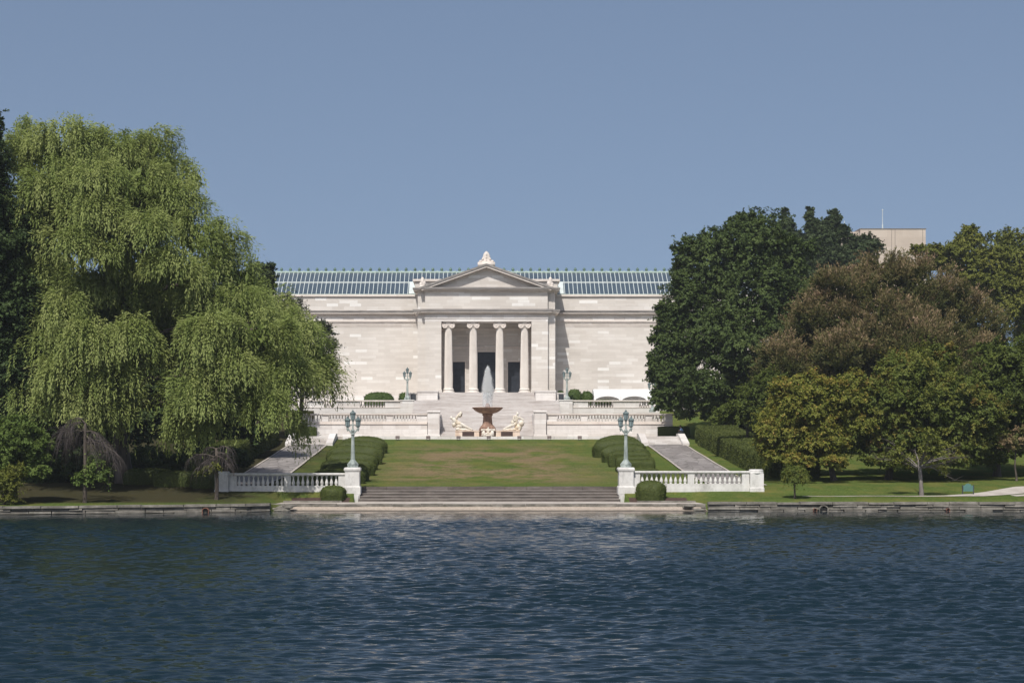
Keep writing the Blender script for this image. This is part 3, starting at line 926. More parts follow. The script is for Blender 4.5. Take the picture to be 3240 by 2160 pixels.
# ------------------------------------------------------------------ terraces
def terrace_wall(sgn, label):
    root = empty('terrace_wall', (sgn * 15, 205, 5.9), label, 'terrace wall', 'lower terrace walls')
    X = lambda a, b: (min(sgn * a, sgn * b), max(sgn * a, sgn * b))
    w = MB(); x0, x1 = X(7.45, 23.2)
    w.box(x0, x1, 205.0, 206.0, 4.6, 7.42)
    w.box(x0, x1, 204.9, 205.0 - 0.003, 4.6, 6.05)
    w.box(x0, x1, 206.0, 214.0, 4.6, 7.70)
    w.build('wall', M['marble_pale'], root)
    m_ = MB(); m_.box(x0, x1, 204.88, 206.05, 7.42, 7.50); m_.box(x0, x1, 205.02, 205.75, 7.50, 7.78); m_.build('moulding', M['marble_trim'], root)
    r_ = MB(); r_.box(x0, x1, 204.95, 205.78, 8.53, 8.63); r_.box(x0, x1, 204.89, 205.84, 8.63, 8.75); r_.build('rail', M['marble_trim'], root)
    ps = [(7.45, 8.75), (11.75, 12.55), (19.8, 20.6), (22.2, 23.2)]
    for a, b in ps:
        p_ = MB(); xa, xb = X(a, b); p_.box(xa, xb, 205.06, 205.72, 7.78, 8.53); p_.build('post', M['marble_pale'], root)
    for lo, hi, n in ((8.75, 11.75, 8), (12.55, 19.8, 19), (20.6, 22.2, 4)):
        for k in range(n):
            o = put_baluster(BAL_FAR, sgn * (lo + (hi - lo) * (k + 0.5) / n), 205.39, 7.78, root); o.scale = (1, 1, 0.987)
    pr = MB(); xc = sgn * 6.64
    pr.sq([(0.80, 4.6), (0.80, 6.1), (0.73, 6.15), (0.73, 8.85)], (xc, 205.2, 0)); pr.sq([(0.74, 8.852), (0.86, 8.93), (0.86, 9.06), (0.80, 9.12)], (xc, 205.2, 0))
    pr.build('pier', M['marble_pale'], root)
    return root
terrace_wall(-1, 'lower white marble terrace wall with balusters on the willow side of the stairs')
terrace_wall(1, 'lower white marble terrace wall with balusters on the oak side of the stairs')

def upper_wall(sgn, label):
    root = empty('terrace_wall', (sgn * 16, 228, 8.7), label, 'terrace wall', 'upper terrace walls')
    X = lambda a, b: (min(sgn * a, sgn * b), max(sgn * a, sgn * b))
    w = MB(); x0, x1 = X(10.1, 46)
    w.box(x0, x1, 228.0, 229.0, 4.5, 9.95)
    w.box(x0, x1, 229.003, 241.7, 4.5, 10.2)
    w.build('wall', M['marble_pale'], root)
    r_ = MB(); xr0, xr1 = X(11.95, 46); r_.box(xr0, xr1, 227.9, 229.06, 10.86, 11.04); r_.box(xr0, xr1, 227.95, 229.0, 9.95, 10.04); r_.build('rail', M['marble_trim'], root)
    for a, b in ((11.95, 14.1), (17.6, 21.2), (22.6, 25.0), (28.5, 31.5), (35, 46)):
        p_ = MB(); xa, xb = X(a, b); p_.box(xa, xb, 228.06, 228.94, 10.04, 10.86); p_.build('post', M['marble_pale'], root)
    for lo, hi, n in ((14.1, 17.6, 9), (21.2, 22.6, 4), (25.0, 28.5, 9), (31.5, 35, 9)):
        for k in range(n):
            o = put_baluster(BAL_FAR, sgn * (lo + (hi - lo) * (k + 0.5) / n), 228.5, 10.04, root); o.scale = (1, 1, 1.075)
    pd = MB(); xa, xb = X(10.1, 11.95); pd.box(xa, xb, 227.7, 229.6, 8.0, 10.95); pd.box(xa - 0.06, xb + 0.06, 227.62, 229.66, 10.953, PZ(1265, 229)); pd.build('lamp_pedestal', M['marble_pale'], root)
    return root
upper_wall(-1, 'upper marble terrace wall below the lamp on the willow side')
upper_wall(1, 'upper marble terrace wall below the lamp and the white tent')

stair = empty('grand_staircase', (0, 215, 5.9), 'broad streaked marble staircase climbing behind the fountain to the portico', 'staircase')
def flight(name, x0, x1, y0, y1, z0, z1, n, zb):
    mb = MB()
    for k in range(n):
        ya = y0 + (y1 - y0) * k / n
        za = z0 + (z1 - z0) * (k + 1) / n
        mb.box(x0, x1, ya + 0.02, y1 if k == n - 1 else ya + (y1 - y0) / n + 0.019, zb, za - 0.05)
        mb.box(x0, x1, ya - 0.02, y1 if k == n - 1 else ya + (y1 - y0) / n + 0.0, za - 0.048, za)
    return mb.build(name, M['marble_stair'], stair)
flight('lower_flight', -5.84, 5.84, 204.6, 213.0, 5.85, 8.70, 17, 4.6)
mb = MB(); mb.box(-10.0, 10.0, 213.003, 221.0, 4.6, 8.697); mb.box(-7.44, -5.843, 206.5, 213.0, 4.6, 8.69); mb.box(5.843, 7.44, 206.5, 213.0, 4.6, 8.69); mb.build('landing', M['marble_stair'], stair)
flight('middle_flight', -10.05, 10.05, 221.0, 228.0, 8.70, 11.0, 14, 4.6)
mb = MB(); mb.box(-10.05, 10.05, 228.003, 230.0, 4.6, 10.997); mb.build('landing', M['marble_stair'], stair)
flight('upper_flight', -6.82, 6.82, 230.0, 235.0, 11.0, 12.30, 8, 4.6)
for sgn in (-1, 1):
    b_ = MB(); xa, xb = min(sgn * 6.85, sgn * 9.7), max(sgn * 6.85, sgn * 9.7)
    b_.box(xa, xb, 229.9, 235.7, 10.5, 12.22); b_.box(xa - 0.07, xb + 0.07, 229.8, 235.72, 12.223, 12.40)
    b_.build('side_block', M['marble_pale'], stair)
    b2 = MB(); xa, xb = min(sgn * 9.78, sgn * 11.4), max(sgn * 9.78, sgn * 11.4)
    b2.box(xa, xb, 230.6, 235.7, 9.5, 12.0); b2.box(xa, xb, 230.55, 235.72, 12.003, 12.15); b2.build('side_block', M['marble_pale'], stair)
    pl = MB(); xc = PX(1308, 230.5) if sgn < 0 else PX(1775.5, 230.5)
    pl.box(xc - 0.36, xc + 0.36, 230.50, 230.545, 11.05, 11.95); 
    o = pl.build('plaque', M['plaque'])
    tag(o, 'small dark bronze plaque beside the lamp on the %s side of the portico steps' % ('willow' if sgn < 0 else 'tent'), 'plaque', 'plaques by the portico')

# kerb and paved floor round the fountain
mb = MB(); x = -17.2
r_ = random.Random(2)
while x < 17.2:
    x2 = min(x + r_.uniform(1.8, 3.2), 17.2); mb.box(x + .01, x2 - .01, 195.3 + r_.uniform(-.02, .02), 196.0, 5.0, 5.86 + r_.uniform(-.015, .015)); x = x2
tag(mb.build('kerb', M['marble_pale']), 'pale stone kerb at the top edge of the lawn', kind='structure')
mb = MB(); mb.box(-23.5, 23.5, 196.003, 205.0, 4.6, 5.85); tag(mb.build('pavement', M['paving']), 'paved court round the fountain', kind='structure')

for sgn, lab in ((1, 'short marble steps at the top of the path with the seated person'), (-1, 'short marble steps at the top of the path behind the willow')):
    root = empty('stone_steps', (sgn * 20.8, 191, 4.5), lab, 'steps', 'path steps')
    st = MB()
    z0 = float(g(20.8, 190.3)) - 0.0
    for k in range(7):
        ya = 190.3 + 0.62 * k; za = z0 + (5.87 - z0) * (k + 1) / 7
        x0, x1 = min(sgn * 18.7, sgn * 22.6), max(sgn * 18.7, sgn * 22.6)
        st.box(x0, x1, ya + 0.02, 195.99 if k == 6 else ya + 0.64, 4.0, za - 0.05); st.box(x0, x1, ya - 0.02, 195.99 if k == 6 else ya + 0.62, za - 0.048, za)
    st.build('treads', M['marble_pale'], root)
    for e0, e1 in ((17.9, 18.68), (22.62, 23.4)):
        xa, xb = min(sgn * e0, sgn * e1), max(sgn * e0, sgn * e1)
        c_ = MB(); c_.prism_x([(190.0, 4.0), (190.0, z0 + 0.30), (194.6, 6.20), (196.4, 6.20), (196.4, 4.0)], xa, xb); c_.build('cheek_wall', M['marble_pale'], root)

# ------------------------------------------------------------------ the museum
mus = empty('museum', (0, 240, 10.2), 'long pale marble museum with a pedimented columned portico and glass roof', 'museum')
def part(name, mb, mat, parent=None, smooth=False):
    return mb.build(name, M[mat] if isinstance(mat, str) else mat, parent or mus, smooth)

YF, YS, YW, YB = 236.0, 236.6, 242.0, 241.0
w = MB()
for s in (-1, 1):
    w = MB()
    X = lambda a, b, s=s: (min(s * a, s * b), max(s * a, s * b))
    a, b = X(6.48, 8.85); w.box(a, b, YF, 243, 9.9, 22.54)
    a, b = X(8.853, 9.92); w.box(a, b, YS, 243, 9.9, 22.54)
    a, b = X(6.40, 8.92); w.box(a, b, YF - 0.09, 240, 9.9, 12.75)
    a, b = X(8.93, 10.0); w.box(a, b, YS - 0.09, 240, 9.9, 12.75)
    part('portico_wall', w, 'marble_wall')
bw = MB()
DOORS = [(-4.02, 1.78, 17.0), (0.03, 2.62, 18.45), (4.06, 1.78, 17.0)]
edges = [-6.478] + [e for c, wd, t in DOORS for e in (c - wd / 2, c + wd / 2)] + [6.478]
for i in range(0, len(edges), 2):
    bw.box(edges[i], edges[i + 1], YB, 241.9, 12.3, 22.5)
for c, wd, t in DOORS:
    bw.box(c - wd / 2, c + wd / 2, YB, 241.9, t, 22.5)
part('back_wall', bw, 'marble_wall')
fl = MB(); fl.box(-6.478, 6.478, 235.0, 241.0, 11.5, 12.30); part('portico_floor', fl, 'marble_stair')
tb = MB()
for c, hw in ((-4.02, 1.35), (0.03, 1.6), (4.06, 1.35)):
    z0, z1 = 19.75, 20.72
    for (xa, xb, za, zb) in ((c - hw, c + hw, z1, z1 + 0.13), (c - hw, c + hw, z0 - 0.13, z0), (c - hw, c - hw + 0.12, z0, z1), (c + hw - 0.12, c + hw, z0, z1)):
        tb.box(xa, xb, YB - 0.07, YB - 0.001, za, zb)
tb.box(-6.47, 6.47, YB - 0.16, YB - 0.001, 19.05, 19.22); tb.box(-6.47, 6.47, YB - 0.10, YB - 0.001, 18.92, 19.05); tb.box(-6.47, 6.47, YB - 0.13, YB - 0.001, 21.6, 21.9)
for (c, wd, t) in DOORS:
    fr = 0.16
    tb.box(c - wd / 2 - fr, c - wd / 2, YB - 0.06, YB - 0.001, 12.3, t + fr); tb.box(c + wd / 2, c + wd / 2 + fr, YB - 0.06, YB - 0.001, 12.3, t + fr); tb.box(c - wd / 2, c + wd / 2, YB - 0.06, YB - 0.001, t, t + fr)
for k in (-0.95, 0, 0.95):
    tb.ball((0.03 + k, YB - 0.05, 18.78), (0.12, 0.06, 0.12), 8, 5)
part('wall_mouldings', tb, 'marble_trim')
for (c, wd, t) in DOORS:
    d = MB()
    d.box(c - wd / 2, c + wd / 2, YB + 0.35, YB + 0.5, 12.3, t)
    nx = 2 if wd < 2 else 4
    top = t if wd < 2 else t - 1.5
    nr = 5
    for i in range(nx):
        for k in range(nr):
            xa = c - wd / 2 + 0.10 + (wd - 0.2) * i / nx; xb = xa + (wd - 0.2) / nx
            za = 12.45 + (top - 12.6) * k / nr; zb = za + (top - 12.6) / nr
            d.box(xa + 0.07, xb - 0.07, YB + 0.30, YB + 0.349, za + 0.08, zb - 0.08)
    if wd > 2: d.box(c - wd / 2, c + wd / 2, YB + 0.2, YB + 0.349, top - 0.1, top + 0.1)
    part('door', d, 'door_bronze')
e = MB(); e.box(-8.85, 8.85, YF, 243, 22.543, 23.46); e.box(-9.92, 9.92, YS, 243, 22.546, 23.463); e.box(-8.9, 8.9, YF - 0.06, YF - 0.001, 22.95, 23.46); part('architrave', e, 'marble_pale')

def dentils(mb, x0, x1, y0, y1, z0, z1, step, duty=0.55):
    n = int((x1 - x0) / step)
    for i in range(n):
        xa = x0 + (x1 - x0) * (i + 0.5 * (1 - duty)) / n
        mb.box(xa, xa + (x1 - x0) / n * duty, y0, y1, z0, z1)

def cornice(zd0, zd1, zt, xc, xs_, yc, ys_):
    mb = MB()
    mb.box(-xc, xc, yc, 243.0, zd0, zd1 + 0.002)
    mb.box(-xs_, xs_, ys_, 243.0, zd0 - 0.003, zd1)
    dentils(mb, -xc - 0.22, xc + 0.22, yc - 0.22, yc - 0.002, zd0 + 0.04, zd1, 0.26)
    for s in (-1, 1):
        a, b = min(s * (xc + 0.24), s * (xs_ + 0.22)), max(s * (xc + 0.24), s * (xs_ + 0.22))
        dentils(mb, a, b, ys_ - 0.22, ys_ - 0.002, zd0 + 0.04, zd1, 0.26)
    part('dentil_band', mb, 'marble_trim')
    c = MB()
    zm = zd1 + (zt - zd1) * 0.45
    c.box(-xc - 0.55, xc + 0.55, yc - 0.6, 242.9, zd1 + 0.003, zm); c.box(-xs_ - 0.55, xs_ + 0.55, ys_ - 0.6, 242.8, zd1 + 0.006, zm - 0.004)
    part('cornice', c, 'marble_trim')
    c = MB()
    c.box(-xc - 0.68, xc + 0.68, yc - 0.73, 242.9, zm, zt); c.box(-xs_ - 0.68, xs_ + 0.68, ys_ - 0.73, 242.8, zm - 0.003, zt - 0.006)
    part('cornice_top', c, 'cornice_weathered')
cornice(23.465, 23.80, 24.30, 8.85, 9.92, YF, YS)
at = MB(); at.box(-8.82, 8.82, YF + 0.05, 243, 24.30, 26.75); at.box(-9.9, 9.9, YS + 0.02, 243.003, 24.297, 26.747); part('attic_wall', at, 'marble_wall')
cornice(26.76, 27.06, 27.42, 8.85, 9.92, YF, YS)

# pediment
ax, az, hx, hz = 0.0, 30.85, 9.62, 27.42
ty = MB(); ty.prism_y([(-9.0, 27.421), (9.0, 27.421), (0, 30.5)], YF + 0.35, 243.3); part('tympanum', ty, 'marble_wall')
sl_ = (az - hz) / hx
def rake(z_off0, z_off1, y0, y1, mat, name, xe):
    mb = MB()
    zt = lambda x: az - sl_ * abs(x)
    for s in (-1, 1):
        pl = [(0, zt(0) + z_off0), (s * xe, zt(xe) + z_off0), (s * xe, zt(xe) + z_off1), (0, zt(0) + z_off1)]
        if s > 0: pl = pl[::-1]
        mb.prism_y(pl, y0, y1)
    part(name, mb, mat)
rake(-0.02, -0.30, YF - 0.75, 243.5, 'cornice_weathered', 'raking_cornice_top', 9.62)
rake(-0.302, -0.58, YF - 0.62, 243.4, 'marble_trim', 'raking_cornice', 9.3)
rd = MB()
for s in (-1, 1):
    n = 46
    for i in range(n):
        x = 7.6 * (i + 0.3) / n
        z = az - sl_ * x - 0.60
        x2 = x + 0.085
        v = [(s * x, z, ), ]
        rd.prism_y([(s * x, z - 0.22), (s * x2, z - 0.22 - sl_ * 0.085), (s * x2, z - sl_ * 0.085), (s * x, z)] if s > 0 else [(s * x2, z - 0.22 - sl_ * 0.085), (s * x, z - 0.22), (s * x, z), (s * x2, z - sl_ * 0.085)], YF - 0.12, YF + 0.349)
    pl = [(0, az - 0.60), (s * 8.0, az - 0.60 - sl_ * 8.0), (s * 7.4, az - 0.86 - sl_ * 7.4), (0, az - 0.86)]
    rd.prism_y(pl if s < 0 else pl[::-1], YF + 0.12, YF + 0.348)
part('pediment_dentils', rd, 'marble_trim')
pb = MB(); pb.box(-10.35, 10.35, 238.4, 246, 26.9, 28.55); part('parapet', pb, 'marble_wall')
pb = MB(); pb.box(-10.68, 10.68, 238.1, 246.2, 28.553, 28.85); part('parapet_coping', pb, 'marble_trim')
ac = MB()
ac.box(-1.25, 1.25, 235.35, 236.6, 30.35, 31.0)
pf = [(1.22, 31.0), (1.20, 31.1), (1.02, 31.16), (0.95, 31.3), (0.70, 31.42), (0.62, 31.6), (0.55, 31.85), (0.50, 32.05), (0.40, 32.28), (0.25, 32.48), (0.06, 32.62)]
vv = []; nn_ = 18
for rr_, z_ in pf:
    for i_ in range(nn_):
        a_ = 2 * math.pi * i_ / nn_
        rib = 1 - 0.09 * (i_ % 2)
        vv.append((rr_ * rib * math.cos(a_), 235.95 + 0.5 * (0.3 + 0.4 * rr_) * math.sin(a_), z_))
ff = [(q_ * nn_ + i_, q_ * nn_ + (i_ + 1) % nn_, (q_ + 1) * nn_ + (i_ + 1) % nn_, (q_ + 1) * nn_ + i_) for q_ in range(len(pf) - 1) for i_ in range(nn_)]
ac.add(vv, ff)
for s in (-1, 1):
    ac.ball((s * 0.86, 235.72, 31.12), (0.24, 0.2, 0.22), 9, 6); ac.ball((s * 0.52, 235.72, 31.45), (0.18, 0.16, 0.22), 8, 6)
for k in range(3): ac.ball((0, 235.68, 31.3 + k * 0.42), (0.13, 0.14, 0.24), 7, 5)
part('acroterion', ac, 'marble_trim', smooth=True)
for s in (-1, 1):
    ca = MB(); ca.ball((s * 9.18, 235.7, 28.2), (0.3, 0.25, 0.72), 8, 7); ca.ball((s * 9.0, 235.7, 27.95), (0.34, 0.25, 0.45), 8, 6); ca.ball((s * 9.4, 235.7, 27.8), (0.26, 0.25, 0.4), 8, 6); ca.box(s * 9.2 - 0.4, s * 9.2 + 0.4, 235.45, 236, 27.2, 27.7)
    part('acroterion', ca, 'marble_trim', smooth=True)

# ionic columns
def column(xc):
    yc = 236.85
    nfl = 24; n = nfl * 4
    mb = MB(); v = []; f = []
    zs_ = [13.0, 13.05, 15, 17, 19, 20.5, 21.6, 21.72]
    for z in zs_:
        t = (z - 13.0) / 8.72
        r = 0.60 - 0.105 * t ** 1.6 + (0.05 if z < 13.03 else 0)
        for i in range(n):
            dip = (0, 0.045, 0.06, 0.045)[i % 4] if 13.03 < z < 21.65 else 0
            a = 2 * math.pi * i / n
            v.append((xc + (r - dip) * math.cos(a), yc + (r - dip) * math.sin(a), z))
    for k in range(len(zs_) - 1):
        for i in range(n):
            j = (i + 1) % n
            f.append((k * n + i, k * n + j, (k + 1) * n + j, (k + 1) * n + i))
    mb.add(v, f)
    sh = part('column', mb, 'marble_column')
    b = MB()
    b.lathe([(0.86, 12.30), (0.89, 12.38), (0.89, 12.46), (0.83, 12.53), (0.72, 12.57), (0.70, 12.65), (0.76, 12.70), (0.78, 12.78), (0.75, 12.86), (0.66, 12.90), (0.64, 13.0)], (xc, yc, 0), 28)
    b.build('column_base', M['marble_column'], sh, True)
    c = MB()
    c.lathe([(0.50, 21.72), (0.56, 21.76), (0.62, 21.86), (0.62, 21.92)], (xc, yc, 0), 20)
    c.box(xc - 0.68, xc + 0.68, yc - 0.62, yc + 0.62, 22.30, 22.53)
    c.box(xc - 0.62, xc + 0.62, yc - 0.58, yc + 0.58, 22.02, 22.30)
    for s in (-1, 1):
        for yy_ in (-0.62, 0.34):
            # volute: disc with a raised spiral rim
            nn = 20
            rr = [0.40, 0.40, 0.33, 0.31, 0.16, 0.14, 0.10]
            dy = [0.28, 0.0, 0.0, 0.05, 0.05, 0.0, -0.01]
            vv = []
            for q in range(7):
                for i in range(nn):
                    a = 2 * math.pi * i / nn
                    vv.append((xc + s * 0.52 + rr[q] * math.cos(a), yc + yy_ + dy[q], 22.02 + rr[q] * math.sin(a)))
            ff = []
            for q in range(6):
                for i in range(nn):
                    j = (i + 1) % nn
                    ff.append((q * nn + i, q * nn + j, (q + 1) * nn + j, (q + 1) * nn + i))
            ff.append(tuple(range(6 * nn, 7 * nn)))
            c.add(vv, ff)
        c.tube([(xc + s * 0.52, yc - 0.36, 22.02), (xc + s * 0.52, yc, 22.02), (xc + s * 0.52, yc + 0.36, 22.02)], [0.34, 0.24, 0.34], 14)
    c.build('capital', M['marble_trim'], sh)
for xc in (-5.47, -1.90, 1.91, 5.50): column(xc)

# wings
for s, nm in ((-1, 'w'), (1, 'e')):
    X = lambda a, b, s=s: (min(s * a, s * b), max(s * a, s * b))
    a, b = X(9.925, 47)
    w = MB(); w.box(a, b, YW, 243.0, 9.9, 26.55); part('wing_wall', w, 'marble_wall')
    p_ = MB(); p_.box(a, b, YW - 0.30, YW - 0.003, 9.9, 11.75); p_.box(a, b, YW - 0.22, YW - 0.003, 11.75, 12.02); p_.box(a, b, YW - 0.12, YW - 0.003, 12.02, 12.12); part('plinth', p_, 'marble_pale')
    m_ = MB()
    m_.box(a, b, YW - 0.20, YW - 0.002, 22.93, 23.17); m_.box(a, b, YW - 0.12, YW - 0.002, 22.80, 22.93)
    for zl in (22.55, 22.36, 22.18): m_.box(a, b, YW - 0.045, YW - 0.002, zl, zl + 0.10)
    part('wall_moulding', m_, 'marble_trim')
    fz = MB(); fz.box(a, b, YW - 0.05, YW - 0.002, 23.173, 23.77); part('frieze', fz, 'marble_pale')
    d = MB(); d.box(a, b, YW - 0.12, YW - 0.001, 23.773, 24.09); dentils(d, a, b, YW - 0.30, YW - 0.121, 23.80, 24.06, 0.29); part('dentil_band', d, 'marble_trim')
    c = MB(); c.box(a, b, YW - 0.62, YW - 0.001, 24.093, 24.24); part('cornice', c, 'marble_trim')
    c = MB(); c.prism_x([(YW - 0.66, 24.243), (YW - 0.78, 24.50), (YW - 0.72, 24.55), (YW - 0.03, 24.62), (YW - 0.03, 24.243)], a, b); part('cornice_top', c, 'cornice_weathered')
    c = MB(); c.box(a, b, YW - 0.12, 243.3, 26.553, 26.66); c.box(a, b, YW - 0.25, 243.35, 26.663, 26.95); part('coping', c, 'marble_trim')
bd = MB(); bd.box(-47, 47, 243.4, 285, 9.9, 26.4); part('rear_block', bd, 'marble_wall')

# glass roof with copper ridge
E0, E1, RG = (243.55, 27.12), (246.3, 29.15), (249.0, 30.92)
gl = MB(); gl.add([(-46, E0[0], E0[1]), (46, E0[0], E0[1]), (46, E1[0], E1[1]), (-46, E1[0], E1[1])], [(0, 1, 2, 3)]); gl.add([(-46, E1[0], E1[1]), (46, E1[0], E1[1]), (46, RG[0], RG[1]), (-46, RG[0], RG[1])], [(0, 1, 2, 3)])
gl.add([(-46, RG[0] + .1, RG[1]), (46, RG[0] + .1, RG[1]), (46, 255, 27), (-46, 255, 27)], [(0, 1, 2, 3)])
for s in (-1, 1): gl.add([(s * 46, E0[0], E0[1]), (s * 46, RG[0], RG[1]), (s * 46, 255, 27)], [(0, 1, 2)])
roof = part('glass_roof', gl, 'roof_glass')
bars = MB()
n = int(92 / 0.645)
for i in range(n + 1):
    x = -46 + 92 * i / n
    for (a, b) in ((E0, E1), (E1, RG)):
        dy, dz = b[0] - a[0], b[1] - a[1]
        l_ = math.hypot(dy, dz); ny, nz = -dz / l_ * 0.09, dy / l_ * 0.09
        hw = 0.038
        bars.add([(x - hw, a[0], a[1]), (x + hw, a[0], a[1]), (x + hw, b[0], b[1]), (x - hw, b[0], b[1]),
                  (x - hw, a[0] + ny, a[1] + nz), (x + hw, a[0] + ny, a[1] + nz), (x + hw, b[0] + ny, b[1] + nz), (x - hw, b[0] + ny, b[1] + nz)],
                 [(4, 5, 6, 7), (0, 1, 5, 4), (1, 2, 6, 5), (3, 7, 6, 2), (0, 4, 7, 3)])
bars.box(-46, 46, E1[0] - 0.18, E1[0] + 0.03, E1[1] - 0.08, E1[1] + 0.10)
for s in (-1, 1):
    x0, x1 = min(s * 10.4, s * 11.5), max(s * 10.4, s * 11.5)
    bars.add([(x0, E0[0] - 0.16, E0[1] + 0.1), (x1, E0[0] - 0.16, E0[1] + 0.1), (x1, E1[0] - 0.16, E1[1] + 0.1), (x0, E1[0] - 0.16, E1[1] + 0.1)], [(0, 1, 2, 3)])
bars.build('glazing_bars', M['roof_bar'], roof)
gt = MB(); gt.box(-46, 46, 243.33, 243.62, 26.953, 27.16); gt.box(-46, 46, RG[0] - 0.2, RG[0] + 0.2, RG[1] - 0.05, RG[1] + 0.20)
for i in range(69):
    x = -45.9 + 1.35 * i + 0.67
    gt.lathe([(0.10, 0), (0.12, 0.05), (0.03, 0.12)], (x, RG[0], RG[1] + 0.2), 6)
gt.build('ridge_and_gutter', M['roof_copper'], roof)
fm = MB(); fm.lathe([(0.10, 0), (0.16, 0.03), (0.20, 0.14), (0.24, 0.26), (0.20, 0.40), (0.10, 0.52), (0.02, 0.60)], n=8)
fme = bpy.data.meshes.new('finial'); fme.from_pydata(fm.v, [], fm.f); fme.materials.append(M['finial_copper'])
for i in range(68):
    x = -45.9 + 1.35 * i
    if abs(x) < 33:
        o = bpy.data.objects.new('finial', fme); COL.objects.link(o); o.parent = roof
        o.location = Vector((x, RG[0], RG[1] + 0.19)) - wloc(roof)

# ------------------------------------------------------------------ fountain and statues
FC = (0.06, 199.0, 5.855)
fo = empty('fountain', FC, 'brown stone pedestal fountain with a wide bowl and a white plume of water', 'fountain')
b = MB()
b.lathe([(0.98, 0.9), (0.98, 1.05), (0.90, 1.12), (0.84, 1.22), (0.68, 1.40), (0.60, 1.55), (0.56, 1.9), (0.53, 2.35), (0.55, 2.5), (0.66, 2.62), (0.60, 2.74)], FC, 28, flute=0.06)
b.lathe([(1.0, -0.3), (1.0, 0.60), (1.05, 0.62), (1.05, 0.9)], FC, 28)
b.build('pedestal', M['fountain_stone'], fo)
b = MB()
b.lathe([(0.60, 2.74), (0.75, 2.80), (1.15, 2.92), (1.52, 3.12), (1.75, 3.34), (1.88, 3.48), (1.88, 3.54), (1.80, 3.55), (1.70, 3.48), (1.2, 3.38), (0.3, 3.35)], FC, 36)
b.build('bowl', M['fountain_stone'], fo, True)
b = MB(); b.lathe([(0.34, 3.36), (0.34, 3.62), (0.30, 3.80), (0.20, 3.96), (0.08, 4.06)], FC, 16); b.build('nozzle', M['fountain_stone'], fo, True)
for s in (-1, 1):
    b = MB()
    xa, xb = FC[0] + min(s * 1.0, s * 3.9), FC[0] + max(s * 1.0, s * 3.9)
    b.box(xa, xb, 198.3, 199.6, 5.6, 6.48); b.box(xa - 0.03, xb + 0.03, 198.24, 199.66, 6.483, 6.60)
    b.build('basin_wall', M['fountain_pale'], fo)
    b = MB()
    xa, xb = FC[0] + min(s * 1.62, s * 3.05), FC[0] + max(s * 1.62, s * 3.05)
    b.box(xa, xb, 198.28, 198.297, 5.9, 6.42)
    b.build('niche', M['niche_dark'], fo)  # flat panel on the wall face, painted as a recess in shade
# the jet: thousands of drops round a rising core, and the thin veil falling to the bowl
r = np.random.default_rng(21)
nd = 60000
t = r.random(nd) ** 0.75                      # 0 top .. 1 bottom
zt_ = 8.62 - t * 3.5
wd_ = 0.05 + 0.72 * np.sqrt(t)
nc_ = 420                                     # the water breaks into tumbling packets
tcl = r.random(nc_) ** 0.7
wcl = 0.03 + 0.58 * np.sqrt(tcl)
rcl = wcl * r.random(nc_) ** 0.6 * np.where(r.random(nc_) < 0.12, 1.25, 1.0); acl = r.random(nc_) * 6.283
ci = r.integers(0, nc_, nd)
spr = (0.05 + 0.10 * tcl * r.uniform(0.5, 1.5, nc_))[ci]
px = FC[0] + 0.03 + rcl[ci] * np.cos(acl[ci]) + r.normal(0, 1, nd) * spr
py = FC[1] + rcl[ci] * np.sin(acl[ci]) + r.normal(0, 1, nd) * spr
pz = FC[2] + 8.40 - tcl[ci] * 3.5 + r.normal(0, 1, nd) * spr * 2.2
n2 = 7000
t2 = r.random(n2)
rad2 = 0.035 + 0.13 * np.sin(np.pi * np.clip(1 - t2, 0, 1)) * r.random(n2)
a2 = r.random(n2) * 6.283
px = np.concatenate([px, FC[0] + 0.03 + rad2 * np.cos(a2)]); py = np.concatenate([py, FC[1] + rad2 * np.sin(a2)]); pz = np.concatenate([pz, FC[2] + 4.0 + t2 * 4.35])
k = len(px)
dd = r.normal(0, 1, (k, 3)); dd[:, 2] *= 1.5
nn_ = r.normal(0, 1, (k, 3))
jet = leaves_obj('water_jet', np.stack([px, py, pz], -1), dd, nn_, r.uniform(0.02, 0.06, k), r.uniform(0.015, 0.045, k), np.ones(k), M['spray'], fo)
b = MB()
nn = 40
v = []; f = []
for z, rr in ((3.5, 0.62), (4.2, 0.61), (5.0, 0.60), (5.3, 0.56)):
    for i in range(nn):
        a = 6.2832 * i / nn
        v.append((FC[0] + rr * math.cos(a), FC[1] + rr * math.sin(a), FC[2] + z))
for q in range(3):
    for i in range(nn):
        f.append((q * nn + i, q * nn + (i + 1) % nn, (q + 1) * nn + (i + 1) % nn, (q + 1) * nn + i))
b.add(v, f); b.build('water_veil', M['veil'], fo, True)

def skin_figure(name, joints, edges, root_j, mat, parent=None, levels=2):
    """one continuous body grown round a skeleton: joints name -> ((x, y, z), radius)"""
    names = list(joints)
    idx = {n_: i for i, n_ in enumerate(names)}
    off = wloc(parent) if parent is not None else Vector((0, 0, 0))
    me = bpy.data.meshes.new(name)
    me.from_pydata([tuple(Vector(joints[n_][0]) - off) for n_ in names], [(idx[a], idx[b_]) for a, b_ in edges], [])
    o = link_mesh(name, me, mat, parent)
    md = o.modifiers.new('skin', 'SKIN'); md.use_smooth_shade = True
    for i, n_ in enumerate(names):
        rr = joints[n_][1]
        me.skin_vertices[0].data[i].radius = rr if isinstance(rr, tuple) else (rr, rr)
        me.skin_vertices[0].data[i].use_root = (n_ == root_j)
    sd = o.modifiers.new('sub', 'SUBSURF'); sd.levels = levels; sd.render_levels = levels
    return o

